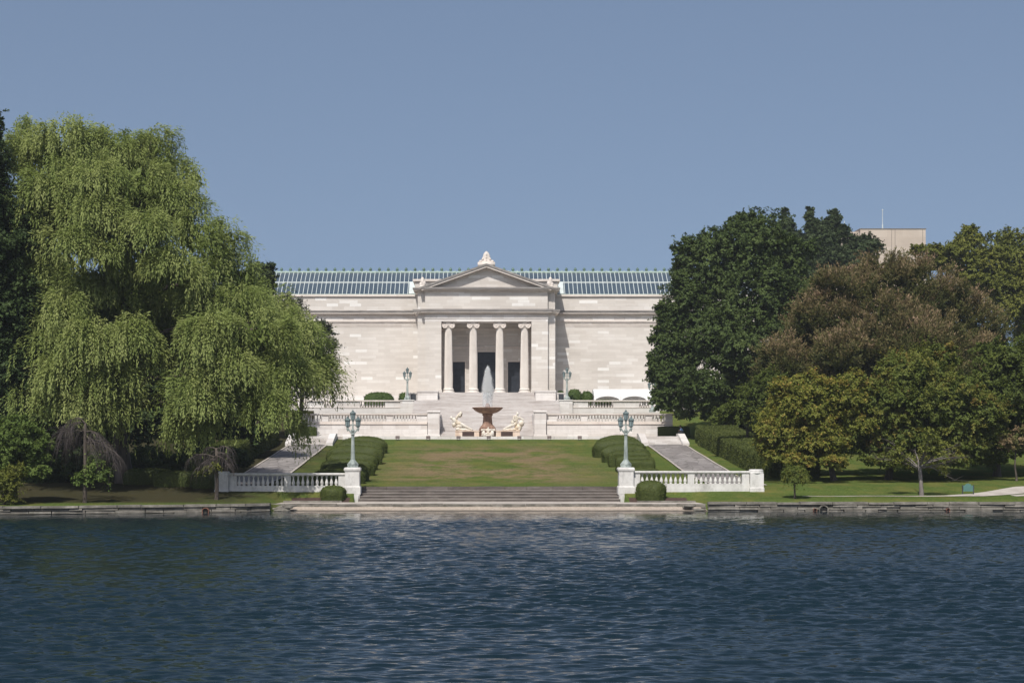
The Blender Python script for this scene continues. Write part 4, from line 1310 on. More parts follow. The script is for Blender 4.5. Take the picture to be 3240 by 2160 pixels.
BODY_E = [('pelvis', 'waist'), ('waist', 'chest'), ('chest', 'neck'), ('neck', 'head'), ('head', 'crown'),
          ('chest', 'shL'), ('shL', 'elL'), ('elL', 'haL'), ('chest', 'shR'), ('shR', 'elR'), ('elR', 'haR'),
          ('pelvis', 'hiL'), ('hiL', 'knL'), ('knL', 'anL'), ('anL', 'toL'), ('pelvis', 'hiR'), ('hiR', 'knR'), ('knR', 'anR'), ('anR', 'toR')]

def F(px_, py_, dy=0.0):      # figure coordinates relative to the fountain axis, from its base
    return (FC[0] + px_, FC[1] - 0.15 + dy, FC[2] + py_)
K = 0.00737
def Q(x, y, dy=0.0): return F((x - 745) * K, (1355 - y) * K, dy)
rock_label = {}
def statue(label, J, rocks):
    root = empty('statue', Q((J['pelvis'][0]), 1262), label, 'statue', 'marble statues at the fountain')
    j = {}
    for n_, (x, y, dy, rr) in J.items(): j[n_] = (Q(x, y, dy), rr * 1.32)
    skin_figure('figure', j, BODY_E, 'pelvis', M['statue_marble'], root)
    h = MB(); c = j['head'][0]; h.ball((c[0], c[1], c[2] + 0.03), (0.155, 0.17, 0.19), 12, 9); h.ball((c[0], c[1] + 0.04, c[2] + 0.09), (0.165, 0.17, 0.16), 10, 8); h.build('hair', M['statue_marble'], root, True)
    rk = MB()
    rr_ = random.Random(4)
    for (x, y, rx, rz) in rocks:
        c = Q(x, y, 0.1); rk.ball(c, (rx * K * 1.1, 0.5, rz * K * 1.15), 10, 7)
    for i, q in enumerate(rk.v):
        rk.v[i] = (q[0] + rr_.uniform(-.04, .04), q[1] + rr_.uniform(-.05, .05), q[2] + rr_.uniform(-.03, .03))
    rk.build('drapery', M['statue_marble'], root, True)
    return root
statue('reclining marble figure with a raised arm on the willow side of the fountain',
       {'pelvis': (275, 1165, 0, 0.25), 'waist': (240, 1120, 0, 0.22), 'chest': (205, 1085, 0, 0.26), 'neck': (172, 1065, 0, 0.10), 'head': (150, 1050, -0.03, 0.13), 'crown': (142, 1040, -0.03, 0.09),
        'shL': (225, 1060, -0.22, 0.13), 'elL': (262, 1010, -0.25, 0.11), 'haL': (296, 965, -0.2, 0.12), 'shR': (190, 1110, 0.2, 0.12), 'elR': (178, 1165, 0.25, 0.09), 'haR': (205, 1195, 0.2, 0.08),
        'hiL': (290, 1130, -0.16, 0.18), 'knL': (372, 1185, -0.2, 0.125), 'anL': (470, 1228, -0.15, 0.075), 'toL': (498, 1236, -0.15, 0.05), 'hiR': (300, 1175, 0.15, 0.17), 'knR': (390, 1215, 0.1, 0.12), 'anR': (470, 1242, 0.1, 0.075), 'toR': (495, 1250, 0.1, 0.05)},
       [(340, 1238, 110, 24), (420, 1248, 80, 14), (262, 1230, 42, 34), (285, 1185, 60, 38), (272, 1300, 38, 70), (285, 1010, 42, 26), (305, 985, 22, 40), (195, 1160, 30, 40)])
statue('seated marble figure with outstretched arms on the oak side of the fountain',
       {'pelvis': (1210, 1160, 0, 0.24), 'waist': (1200, 1110, 0, 0.20), 'chest': (1205, 1050, 0, 0.25), 'neck': (1225, 1005, 0, 0.10), 'head': (1238, 985, -0.03, 0.14), 'crown': (1240, 968, -0.03, 0.10),
        'shL': (1180, 1030, -0.2, 0.13), 'elL': (1170, 1085, -0.28, 0.10), 'haL': (1215, 1100, -0.3, 0.08), 'shR': (1255, 1040, 0.1, 0.12), 'elR': (1310, 1060, 0.1, 0.095), 'haR': (1345, 1092, 0.1, 0.08),
        'hiL': (1190, 1150, -0.16, 0.18), 'knL': (1105, 1185, -0.2, 0.125), 'anL': (1020, 1226, -0.15, 0.075), 'toL': (994, 1232, -0.15, 0.05), 'hiR': (1230, 1170, 0.1, 0.17), 'knR': (1290, 1150, -0.05, 0.13), 'anR': (1270, 1230, -0.1, 0.08), 'toR': (1250, 1245, -0.1, 0.05)},
       [(1140, 1236, 120, 26), (1060, 1246, 70, 14), (1250, 1205, 60, 46), (1300, 1140, 46, 50), (1235, 1300, 36, 70), (1160, 1130, 32, 40), (1265, 1235, 30, 40)])
ch = empty('statue', Q(750, 1355, -0.9), 'small marble cherub group with spread arms in front of the fountain pedestal', 'statue', 'marble statues at the fountain')
j = {'pelvis': (750, 1300, -0.85, 0.16), 'waist': (752, 1275, -0.85, 0.15), 'chest': (752, 1248, -0.85, 0.17), 'neck': (755, 1225, -0.87, 0.08), 'head': (757, 1212, -0.88, 0.12), 'crown': (757, 1200, -0.88, 0.09),
     'shL': (720, 1245, -0.85, 0.09), 'elL': (680, 1240, -0.82, 0.075), 'haL': (640, 1235, -0.8, 0.06), 'shR': (785, 1245, -0.85, 0.09), 'elR': (825, 1242, -0.82, 0.075), 'haR': (868, 1235, -0.8, 0.06),
     'hiL': (735, 1305, -0.88, 0.11), 'knL': (700, 1315, -0.95, 0.09), 'anL': (690, 1345, -0.9, 0.06), 'toL': (680, 1352, -0.95, 0.05), 'hiR': (770, 1305, -0.88, 0.11), 'knR': (795, 1315, -0.95, 0.09), 'anR': (805, 1345, -0.9, 0.06), 'toR': (815, 1352, -0.95, 0.05)}
skin_figure('figure', {n_: (Q(x, y, d), rr) for n_, (x, y, d, rr) in j.items()}, BODY_E, 'pelvis', M['statue_marble'], ch)
rk = MB()
for (x, y, rx, rz) in ((750, 1335, 110, 24), (680, 1300, 34, 50), (820, 1300, 34, 52), (655, 1250, 22, 18), (855, 1250, 22, 18)):
    rk.ball(Q(x, y, -0.72), (rx * K, 0.28, rz * K), 10, 7)
rk.build('shell_base', M['statue_marble'], ch, True)

# floodlights along the lawn's top edge
FL = [(950 + 1050 * .2933, 950), (950 + 1380 * .2933, 0), (950 + 1705 * .2933, 0), (1400 + 765 * .1913, 0), (1400 + 1272 * .1913, 0), (1680 + 180 * .323, 0), (1680 + 478 * .323, 0)]
FLAB = ['floodlight nearest the willow side hedges', 'floodlight in front of the willow side stair pier', 'floodlight below the reclining statue', 'floodlight in front of the cherub', 'floodlight below the seated statue', 'floodlight in front of the oak side stair pier', 'floodlight nearest the oak side hedges']
us = [950 + 1050 * .2933, 950 + 1380 * .2933, 1400 + 265 * .1913, 1400 + 765 * .1913, 1400 + 1272 * .1913, 1680 + 180 * .323, 1680 + 478 * .323]
fl0 = None
for u, lab in zip(us, FLAB):
    x = PX(u, 194.4); z = float(g(x, 194.4))
    if fl0 is None:
        fl0 = empty('floodlight', (0, 0, 0), 'x', 'floodlight', 'floodlights along the lawn')
        h = MB(); h.bbox(-0.24, 0.24, -0.16, 0.16, 0.16, 0.52, 0.04); h.build('housing', M['floodlight_metal'], fl0)
        s_ = MB(); s_.box(-0.18, -0.13, -0.05, 0.05, -0.1, 0.2); s_.box(0.13, 0.18, -0.05, 0.05, -0.1, 0.2); s_.build('bracket', M['dark_metal'], fl0)
        o = fl0
    else: o = copy_tree(fl0)
    o.location = (x, 194.4, z); o['label'] = 'small brown ' + lab + ' at the lawn edge' if len(lab.split()) < 10 else lab

# ------------------------------------------------------------------ tent, tower, sign, person
tn = empty('event_tent', (20, 234, 10.2), 'white event tent with arched valances on the upper terrace beside the oak', 'tent')
x0 = PX(1878, 233); bay = 3.80
cv, fr = MB(), MB()
zt, ze = PZ(1231, 233), PZ(1251, 233) 
for k in range(3):
    xa, xb = x0 + k * bay, x0 + (k + 1) * bay
    n = 14
    v = []
    for i in range(n + 1):
        t = i / n; x = xa + (xb - xa) * t
        arch = 1 - (2 * t - 1) ** 2
        zb = 10.9 + (ze - 0.12 - 10.9) * (arch ** 0.55)
        v += [(x, 232.0, zb), (x, 232.0, ze + 0.05), (x, 233.2, zt)]
    f = []
    for i in range(n):
        a = i * 3
        f += [(a, a + 3, a + 4, a + 1), (a + 1, a + 4, a + 5, a + 2)]
    cv.add(v, f)
    cv.add([(xa, 233.2, zt), (xb, 233.2, zt), (xb, 236.0, zt), (xa, 236.0, zt), (xb, 237.0, ze), (xa, 237.0, ze)], [(0, 1, 2, 3), (3, 2, 4, 5)])
    v = []
    for i in range(n + 1):
        t = i / n; x = xa + (xb - xa) * t
        arch = abs(math.sin(2 * math.pi * t))
        v += [(x, 237.0, 10.6 + (ze - 0.9 - 10.6) * arch ** 0.6 if k else 10.2 + (ze - 0.4 - 10.2) * (1 - (2 * t - 1) ** 4)), (x, 237.0, ze)]
    cv.add(v, [(i * 2, i * 2 + 2, i * 2 + 3, i * 2 + 1) for i in range(n)])
for k in range(4):
    x = x0 + k * bay
    for y in (232.03, 236.97): fr.tube([(x, y, 10.2), (x, y, ze)], [0.045, 0.045], 8)
cv.add([(x0, 232.0, ze), (x0, 233.2, zt), (x0, 236, zt), (x0, 237, ze)], [(0, 1, 2, 3)])
cv.build('canopy', M['tent_fabric'], tn); fr.build('pole', M['tent_metal'], tn)

YT = 520
tw = empty('tower_building', (PX(2830, YT), YT, 10), 'plain beige tower block with rooftop antennas rising behind the trees', 'tower')
b = MB(); b.box(PX(2722, YT), PX(2929, YT), YT, YT + 22, 10, PZ(724.5, YT)); b.box(PX(2560, YT), PX(2722, YT), YT + 2, YT + 20, 10, PZ(731, YT)); b.build('wall', M['tower_concrete'], tw)
b = MB()
for u in (2821, 2832, 2919.5): b.box(PX(u - .8, YT), PX(u + .8, YT), YT - 0.05, YT - 0.003, 10, PZ(727, YT))
b.box(PX(2722, YT) - .2, PX(2929, YT) + .2, YT - 0.2, YT + 22.2, PZ(724.5, YT) + 0.003, PZ(723, YT)); b.build('grooves', M['tower_groove'], tw)
b = MB(); b.tube([(PX(2807, YT), YT + 6, PZ(724, YT)), (PX(2807, YT), YT + 6, PZ(702, YT))], [0.22, 0.2], 6); b.tube([(PX(2807, YT), YT + 6, PZ(702, YT)), (PX(2807, YT), YT + 6, PZ(656, YT))], [0.11, 0.09], 6); b.ball((PX(2807, YT), YT + 6, PZ(656, YT)), 0.24, 8, 6); b.build('antenna', M['roof_bar'], tw)
b = MB(); b.tube([(PX(2685, YT), YT + 6, PZ(731, YT)), (PX(2685, YT), YT + 6, PZ(691, YT))], [0.13, 0.1], 6); b.build('antenna', M['roof_bar'], tw)

p0 = hit(3063, 1564)
sg = empty('park_sign', p0, 'small green sign board with rounded top on two posts by the curving walk', 'sign')
b = MB(); hw = 0.42; zc = p0.z + 0.25
pl = [(p0.x - hw, zc), (p0.x + hw, zc), (p0.x + hw, zc + 0.45)] + [(p0.x + 0.24 * math.cos(a), zc + 0.45 + 0.16 * math.sin(a)) for a in np.linspace(0.1, math.pi - 0.1, 8)] + [(p0.x - hw, zc + 0.45)]
b.prism_y(pl, p0.y - 0.03, p0.y + 0.03); b.build('board', M['sign_green'], sg)
for s in (-1, 1):
    b = MB(); b.box(p0.x + s * hw - 0.035, p0.x + s * hw + 0.035, p0.y - 0.04, p0.y + 0.04, p0.z - 0.2, zc + 0.5); b.build('post', M['dark_metal'], sg)

# person seated on the cheek wall, facing the stairs, reading
bx0, by0, bz0 = 23.25, 195.6, 6.20
pr = empty('person', (bx0, by0, bz0), 'seated person in a blue shirt and dark trousers leaning forward above the path steps', 'person')
def W(dx, dy, dz): return (bx0 + dx, by0 + dy, bz0 + dz)
pj = {'pelvis': (W(0.02, 0, 0.16), 0.15), 'waist': (W(-0.02, 0, 0.34), 0.135), 'chest': (W(-0.12, 0, 0.56), 0.15), 'neck': (W(-0.20, 0, 0.73), 0.06), 'head': (W(-0.26, 0, 0.84), 0.085), 'crown': (W(-0.27, 0, 0.95), 0.08),
      'shL': (W(-0.14, -0.19, 0.62), 0.07), 'elL': (W(-0.25, -0.24, 0.36), 0.055), 'haL': (W(-0.46, -0.10, 0.34), 0.042), 'shR': (W(-0.14, 0.19, 0.62), 0.07), 'elR': (W(-0.25, 0.24, 0.36), 0.055), 'haR': (W(-0.46, 0.10, 0.34), 0.042),
      'hiL': (W(-0.04, -0.11, 0.13), 0.105), 'knL': (W(-0.46, -0.13, 0.15), 0.075), 'anL': (W(-0.44, -0.13, -0.27), 0.048), 'toL': (W(-0.60, -0.14, -0.31), 0.04), 'hiR': (W(-0.04, 0.11, 0.13), 0.105), 'knR': (W(-0.46, 0.13, 0.15), 0.075), 'anR': (W(-0.44, 0.13, -0.27), 0.048), 'toR': (W(-0.60, 0.14, -0.31), 0.04)}
skin_figure('body', pj, BODY_E, 'pelvis', M['skin'], pr)
sc_ = lambda names, k: {n_: (pj[n_][0], pj[n_][1] * k) for n_ in names}
skin_figure('shirt', sc_(['pelvis', 'waist', 'chest', 'shL', 'elL', 'shR', 'elR'], 1.13), [('pelvis', 'waist'), ('waist', 'chest'), ('chest', 'shL'), ('shL', 'elL'), ('chest', 'shR'), ('shR', 'elR')], 'pelvis', M['shirt'], pr)
skin_figure('trousers', sc_(['pelvis', 'hiL', 'knL', 'anL', 'hiR', 'knR', 'anR'], 1.16), [('pelvis', 'hiL'), ('hiL', 'knL'), ('knL', 'anL'), ('pelvis', 'hiR'), ('hiR', 'knR'), ('knR', 'anR')], 'pelvis', M['trousers'], pr)
h = MB(); h.ball(W(-0.245, 0, 0.93), (0.105, 0.095, 0.10), 10, 7); h.ball(W(-0.20, 0, 0.86), (0.07, 0.085, 0.10), 8, 6); h.build('hair', M['hair'], pr, True)
for s in (-1, 1):
    h = MB(); h.ball(W(-0.54, s * 0.135, -0.325), (0.13, 0.05, 0.045), 8, 6); h.build('shoe', M['hair'], pr, True)

# ------------------------------------------------------------------ hedges and clipped bushes
def blob_surface(hx, hy, hz, e, nu=40, nv=18, wob=0.05, seed=0):
    """a clipped box/dome: superellipsoid upper part down to the ground; local, z from 0"""
    r = np.random.default_rng(seed)
    ph = r.random(6) * 6.28
    u = np.linspace(0, 2 * np.pi, nu, endpoint=False); v = np.linspace(-0.35, np.pi / 2, nv)
    U, V = np.meshgrid(u, v)
    pw = lambda a, k: np.sign(a) * np.abs(a) ** k
    X = hx * pw(np.cos(U), e[0]) * pw(np.cos(V), e[1]); Y_ = hy * pw(np.sin(U), e[0]) * pw(np.cos(V), e[1]); Z = hz * pw(np.sin(V), e[1])
    w = 1 + wob * (np.sin(3 * U + 4 * V + ph[0]) + 0.6 * np.sin(7 * U - 3 * V + ph[1]) + 0.5 * np.sin(2 * V + 11 * U + ph[2]))
    return X * w, Y_ * w, Z * (1 + 0.3 * (w - 1))

def hedge_obj(name, c, hx, hy, hz, e, label, cat, group, mat='hedge', dens=150, ls=0.10, seed=1, low=0.3, nu=64, sink=None):
    zl = 0.42 if sink is None else sink
    X, Y_, Z = blob_surface(hx, hy, hz * (1 - zl), e, nu, 20, 0.028, seed)
    zc = c[2] + hz * zl
    nr, nc = X.shape
    V = np.stack([X, Y_, Z], -1)
    V[0, :, 2] = -hz * zl - 0.25; V[0, :, :2] = V[1, :, :2] * 0.97
    V = V.reshape(-1, 3)
    i = np.arange(nr - 1)[:, None] * nc; j = np.arange(nc)[None, :]
    q = np.stack([i + j, i + (j + 1) % nc, i + nc + (j + 1) % nc, i + nc + j], -1).reshape(-1, 4)
    a, b, d = V[q[:, 0]], V[q[:, 1]], V[q[:, 3]]
    cr = np.cross(b - a, V[q[:, 2]] - V[q[:, 0]] + 1e-6)
    area = np.linalg.norm(cr, axis=1)
    nrm = norm(cr)
    r = np.random.default_rng(seed + 50)
    n = int(area.sum() * dens)
    k = r.choice(len(q), n, p=area / area.sum())
    s, t = r.random(n)[:, None], r.random(n)[:, None]
    P_ = (V[q[k, 0]] * (1 - s) + V[q[k, 1]] * s) * (1 - t) + (V[q[k, 3]] * (1 - s) + V[q[k, 2]] * s) * t
    nn = nrm[k]
    P_ = P_ + nn * r.uniform(-0.05, 0.025, (n, 1))
    D_ = norm(nn * 0.15 + r.normal(0, 0.7, (n, 3)) + np.array([0, 0, 0.15]))
    D_ = norm(D_ - nn * (D_ * nn).sum(1, keepdims=True) * 0.7)
    N_ = norm(nn + r.normal(0, 0.28, (n, 3)))
    v1, q1 = leaf_geo(P_, D_, N_, r.uniform(0.7, 1.3, n) * ls, r.uniform(0.7, 1.2, n) * ls * 0.6)
    big = np.sin(P_[:, 0] * 1.7 + seed) * np.sin(P_[:, 1] * 2.1 + 2 * seed) * 0.5 + 0.5
    verts = np.concatenate([V * 0.985, v1]); quads = np.concatenate([q, q1 + len(V)])
    tint = np.concatenate([np.full(len(q), 0.15), np.clip(0.15 + 0.45 * r.random(n) + 0.3 * big, 0, 1)])
    me = np_mesh(name, verts, quads, attr=tint)
    o = link_mesh(name, me, LEAF[mat])
    o.location = (c[0], c[1], zc)
    return tag(o, label, cat, group)

L1 = lambda x, y: (950 + x * .2933, 1180 + y * .2933)
R1 = lambda x, y: (1680 + x * .3231, 1180 + y * .3231)
left_h = [(145, 700, 1033, 1195, .55), (220, 738, 972, 1165, .55), (218, 806, 928, 1110, .6), (278, 845, 856, 1050, .7), (283, 902, 778, 985, .75), (352, 908, 728, 912, .75), (435, 942, 680, 865, .8)]
right_h = [(985, 1250, 928, 1070, .35), (905, 1214, 850, 1020, .3), (826, 1204, 812, 972, .35), (758, 1176, 766, 918, .35), (680, 1152, 688, 880, .8), (598, 1122, 640, 828, .8), (632, 1086, 606, 800, .85)]
ordn = ['first', 'second', 'third', 'fourth', 'fifth', 'sixth', 'seventh']
for rows, fn, side in ((left_h, L1, 'willow'), (right_h, R1, 'oak')):
    for k, (xa, xb, yt, yb, e) in enumerate(rows):
        ua, vt = fn(xa, yt); ub, vb = fn(xb, yb)
        inner = ub if side == 'willow' else ua
        h_ = hit(inner, vb)
        th = 0.95
        Yc = h_.y + th * 0.7
        Xa, Xb = PX(ua, Yc), PX(ub, Yc)
        zt = PZ(vt, Yc + 0.2)
        zb = float(g((Xa + Xb) / 2, Yc))
        if zt - zb < 1.0: zt = zb + 1.0
        hedge_obj('clipped_hedge', ((Xa + Xb) / 2, Yc, zb), (Xb - Xa) / 2, th, zt - zb, (0.45 if e > .5 else .28, min(1.0, e * 1.15)),
                  '%s clipped hedge up from the lake, %s row beside the lawn' % (ordn[k], 'willow side' if side == 'willow' else 'oak side'), 'hedge', 'clipped hedges beside the central lawn', seed=k + (0 if side == 'willow' else 20))

for (ua, ub, vt, vb, lab, s_) in ((1014, 1095, 1536, 1577, 'rounded clipped bush beside the lamp pier, in front of the shaded balustrade', 31), (2011, 2107, 1520, 1566, 'rounded clipped bush beside the lamp pier, in front of the sunlit balustrade', 32)):
    Yc = 128.2
    zb = float(g(PX((ua + ub) / 2, Yc), Yc))
    hedge_obj('clipped_bush', (PX((ua + ub) / 2, Yc), Yc, zb), (PX(ub, Yc) - PX(ua, Yc)) / 2, 0.95, PZ(vt, Yc) - zb, (0.8, 0.75), lab, 'bush', 'clipped bushes by the lamp piers', seed=s_, ls=0.11, dens=160)

def wall_hedge(name, sgn, y0, y1, x0, x1, h, label, seed, dens=130):
    """long clipped hedge following the slope"""
    ys = np.linspace(y0, y1, 60)
    r = np.random.default_rng(seed)
    prof = []
    for t in np.linspace(0, 1, 8): prof.append((0.0, t * (h - 0.12)))
    for a in np.linspace(0, 1, 7): prof.append((0.06 + (x1 - x0 - 0.12) * a, h))
    for t in np.linspace(1, 0, 8): prof.append((x1 - x0, t * (h - 0.12)))
    prof = np.array(prof)
    rowsv = []
    for y in ys:
        z = float(g(sgn * (x0 + x1) / 2, y)) - 0.1
        w = 0.04 * np.sin(y * 1.3 + prof[:, 1] * 2 + seed) + 0.03 * np.sin(y * 3.1 + prof[:, 0] * 3)
        rowsv.append(np.stack([sgn * (x0 + prof[:, 0] + w), np.full(len(prof), y), z + prof[:, 1] + 0.5 * w], -1))
    V = np.array(rowsv); nr, nc = V.shape[:2]
    V = V.reshape(-1, 3)
    q = grid_faces(nr, nc)
    if sgn > 0: q = q[:, ::-1]
    caps = []
    for row in (0, nr - 1):
        for k in range(7):
            a = row * nc + k; b = row * nc + nc - 1 - k
            caps.append([a, a + 1, b - 1, b] if row else [a, b, b - 1, a + 1])
    caps.append([7, 8, 13, 14] if False else caps[0])
    q = np.concatenate([q, np.array(caps)])
    cr = np.cross(V[q[:, 1]] - V[q[:, 0]], V[q[:, 3]] - V[q[:, 0]])
    area = np.linalg.norm(cr, axis=1) + 1e-9; nrm = norm(cr)
    n = int(area.sum() * dens)
    k = r.choice(len(q), n, p=area / area.sum())
    s, t = r.random(n)[:, None], r.random(n)[:, None]
    P_ = (V[q[k, 0]] * (1 - s) + V[q[k, 1]] * s) * (1 - t) + (V[q[k, 3]] * (1 - s) + V[q[k, 2]] * s) * t
    nn = nrm[k]
    ctr = np.array([sgn * (x0 + x1) / 2, (y0 + y1) / 2, 0])
    flip = np.sign(((P_ - np.stack([np.full(n, ctr[0]), P_[:, 1], P_[:, 2] * 0 + (P_[:, 2] - 0.5)], -1)) * nn).sum(1)); flip[flip == 0] = 1
    nn = nn * flip[:, None]
    D_ = norm(nn * 0.5 + r.normal(0, 0.6, (n, 3)) + np.array([0, 0, 0.3])); N_ = norm(nn + r.normal(0, 0.3, (n, 3)))
    v1, q1 = leaf_geo(P_ + nn * r.uniform(-0.05, 0.05, (n, 1)), D_, N_, r.uniform(0.7, 1.3, n) * 0.12, r.uniform(0.7, 1.2, n) * 0.075)
    me = np_mesh(name, np.concatenate([V, v1]), np.concatenate([q, q1 + len(V)]), attr=np.concatenate([np.full(len(q), 0.1), np.clip(0.2 + 0.6 * r.random(n), 0, 1)]))
    o = link_mesh(name, me, LEAF['hedge'])
    return tag(o, label, 'hedge')
wall_hedge('long_hedge', 1, 145.0, 193.0, 24.5, 29.3, 2.05, 'long tall clipped hedge running downhill beside the oak side path', 61)
wall_hedge('long_hedge', -1, 147.0, 193.0, 24.5, 27.2, 2.15, 'long tall clipped hedge running downhill beside the path under the willow', 62)
hedge_obj('box_hedge', (22.6, 199.2, 5.8), 1.9, 0.8, PZ(1349, 199) - 5.8, (.25, .2), 'square clipped box hedge behind the seated person', 'hedge', None, seed=70)
hedge_obj('box_hedge', (-22.6, 199.2, 5.8), 1.9, 0.8, 1.2, (.25, .2), 'square clipped box hedge by the terrace wall, behind the willow', 'hedge', None, seed=71)
for (ua, ub, vt, Yc, lab, s_) in ((1152, 1246, 1242, 233, 'wide rounded bush on the upper terrace in front of the wall, willow side', 81), (1262, 1300, 1244, 233.5, 'low bush behind the lamp on the willow side of the portico', 82),
                                  (1796, 1840, 1233, 233, 'rounded bush behind the lamp next to the white tent', 83), (1838, 1876, 1239, 234.5, 'small rounded bush between the lamp and the white tent', 84), (1880, 1936, 1246, 239, 'rounded bush under the white tent', 85), (1762, 1786, 1237, 236.2, 'low bush against the shadowed wall by the portico corner', 86)):
    hedge_obj('terrace_bush', (PX((ua + ub) / 2, Yc), Yc, 10.2), (PX(ub, Yc) - PX(ua, Yc)) / 2, 1.3, PZ(vt, Yc) - 10.2, (0.85, 0.7), lab, 'bush', 'bushes on the upper terrace', mat='bush', seed=s_, ls=0.26, dens=60)
for (X_, Y_, hx, hh, s_, lab) in ((PX(560, 133), 133, 1.9, 1.25, 91, 'low dark box bush in the shade left of the shaded balustrade'), (PX(660, 132), 132, 1.3, 1.15, 92, 'low dark box bush touching the left end of the shaded balustrade'), (PX(470, 136), 136, 2.0, 1.3, 93, 'low dark box bush below the willow trunk')):
    hedge_obj('box_bush', (X_, Y_, float(g(X_, Y_))), hx, 0.9, hh, (.45, .5), lab, 'bush', 'low bushes under the willow', seed=s_)

# ------------------------------------------------------------------ trees
SCL = 3240 / 2352.0
def lobes_px(rows, Y0, depth=0.9):
    """rows (u, v, ru, rv[, dY]) in 2352-wide pixels -> centre, radii"""
    out = []
    for row in rows:
        u, v, ru, rv = row[:4]
        Y = Y0 + (row[4] if len(row) > 4 else 0)
        m = Y / FPX * SCL
        c = P(u * SCL, v * SCL, Y)
        out.append((np.array(c), np.array([ru * m, (ru + rv) / 2 * m * depth, rv * m])))
    return out

def bumpy(lobes, r, n=10, shrink=0.80, lo=0.26, hi=0.50, dist=(0.60, 0.88)):
    """every lobe becomes a core with boughs of its own bulging from it"""
    out = []
    for c, rad in lobes:
        out.append((c, rad * shrink))
        if rad.max() < 1.3: continue
        for k in range(n):
            d = norm(r.normal(0, 1, 3) + np.array([0, -0.35, 0.25]))
            out.append((c + d * rad * r.uniform(*dist), rad * r.uniform(lo, hi) * np.array([1.0, 1.0, r.uniform(0.7, 1.0)])))
    return out

def sub_clumps(lobes, r, spacing, zmin=-0.55, shell=(0.78, 1.0)):
    C, D, Rr, Li = [], [], [], []
    for li, (c, rad) in enumerate(lobes):
        A = 4 * math.pi * ((rad[0] * rad[1]) ** 1.6 / 3 + (rad[0] * rad[2]) ** 1.6 / 3 + (rad[1] * rad[2]) ** 1.6 / 3) ** (1 / 1.6)
        n = max(6, int(A / (spacing * spacing)))
        d = norm(r.normal(0, 1, (n * 2, 3)))
        d = d[(d[:, 2] > zmin) & ((d[:, 1] < 0.35) | (r.random(n * 2) < 0.5))][:n]
        out_ = np.where(r.random((len(d), 1)) < 0.22, r.uniform(1.0, 1.14, (len(d), 1)), r.uniform(shell[0], shell[1], (len(d), 1)))
        p = c + d * rad * out_
        keep = np.ones(len(d), bool)
        for lj, (c2, r2) in enumerate(lobes):
            if lj != li:
                keep &= (((p - c2) / r2) ** 2).sum(1) > 0.6
        C.append(p[keep]); D.append(norm(d[keep] / rad)); Li.append(np.full(keep.sum(), li))
    return np.concatenate(C), np.concatenate(D), np.concatenate(Li)

def limbs(mb, base, top, lobes, r0, r, n_max=14, lean=0.0, flare=1.5):
    base = Vector(base); top = Vector(top)
    pts = [base - Vector((0, 0, 0.4)), base + Vector((0, 0, 0.05)), base.lerp(top, 0.12), base.lerp(top, 0.45) + Vector((r.normal(0, 0.15), r.normal(0, 0.15), 0)), top]
    mb.tube(pts, [r0 * flare, r0 * flare * 0.93, r0 * 1.08, r0 * 0.9, r0 * 0.62], 10)
    for (c, rad) in lobes[:n_max]:
        c = Vector(c)
        f0 = r.uniform(0.55, 1.0)
        s_ = base.lerp(top, f0)
        if c.z < s_.z: s_ = base.lerp(top, 0.45)
        m_ = s_.lerp(c, 0.5) + Vector((r.normal(0, 0.4), r.normal(0, 0.4), 0.08 * (c - s_).length))
        e_ = c + Vector(rad) * 0.25
        mb.tube([s_, s_.lerp(m_, 0.5) + Vector((0, 0, 0.1)), m_, c, e_], [r0 * 0.42, r0 * 0.36, r0 * 0.28, r0 * 0.17, r0 * 0.06], 7)
        for q in range(4):
            d = norm(r.normal(0, 1, 3)); d[2] = abs(d[2]) * 0.7
            e2 = c + Vector(d * rad * 0.85)
            mb.tube([m_.lerp(c, 0.6), m_.lerp(e2, 0.65) + Vector((0, 0, 0.2)), e2], [r0 * 0.15, r0 * 0.09, r0 * 0.03], 5)

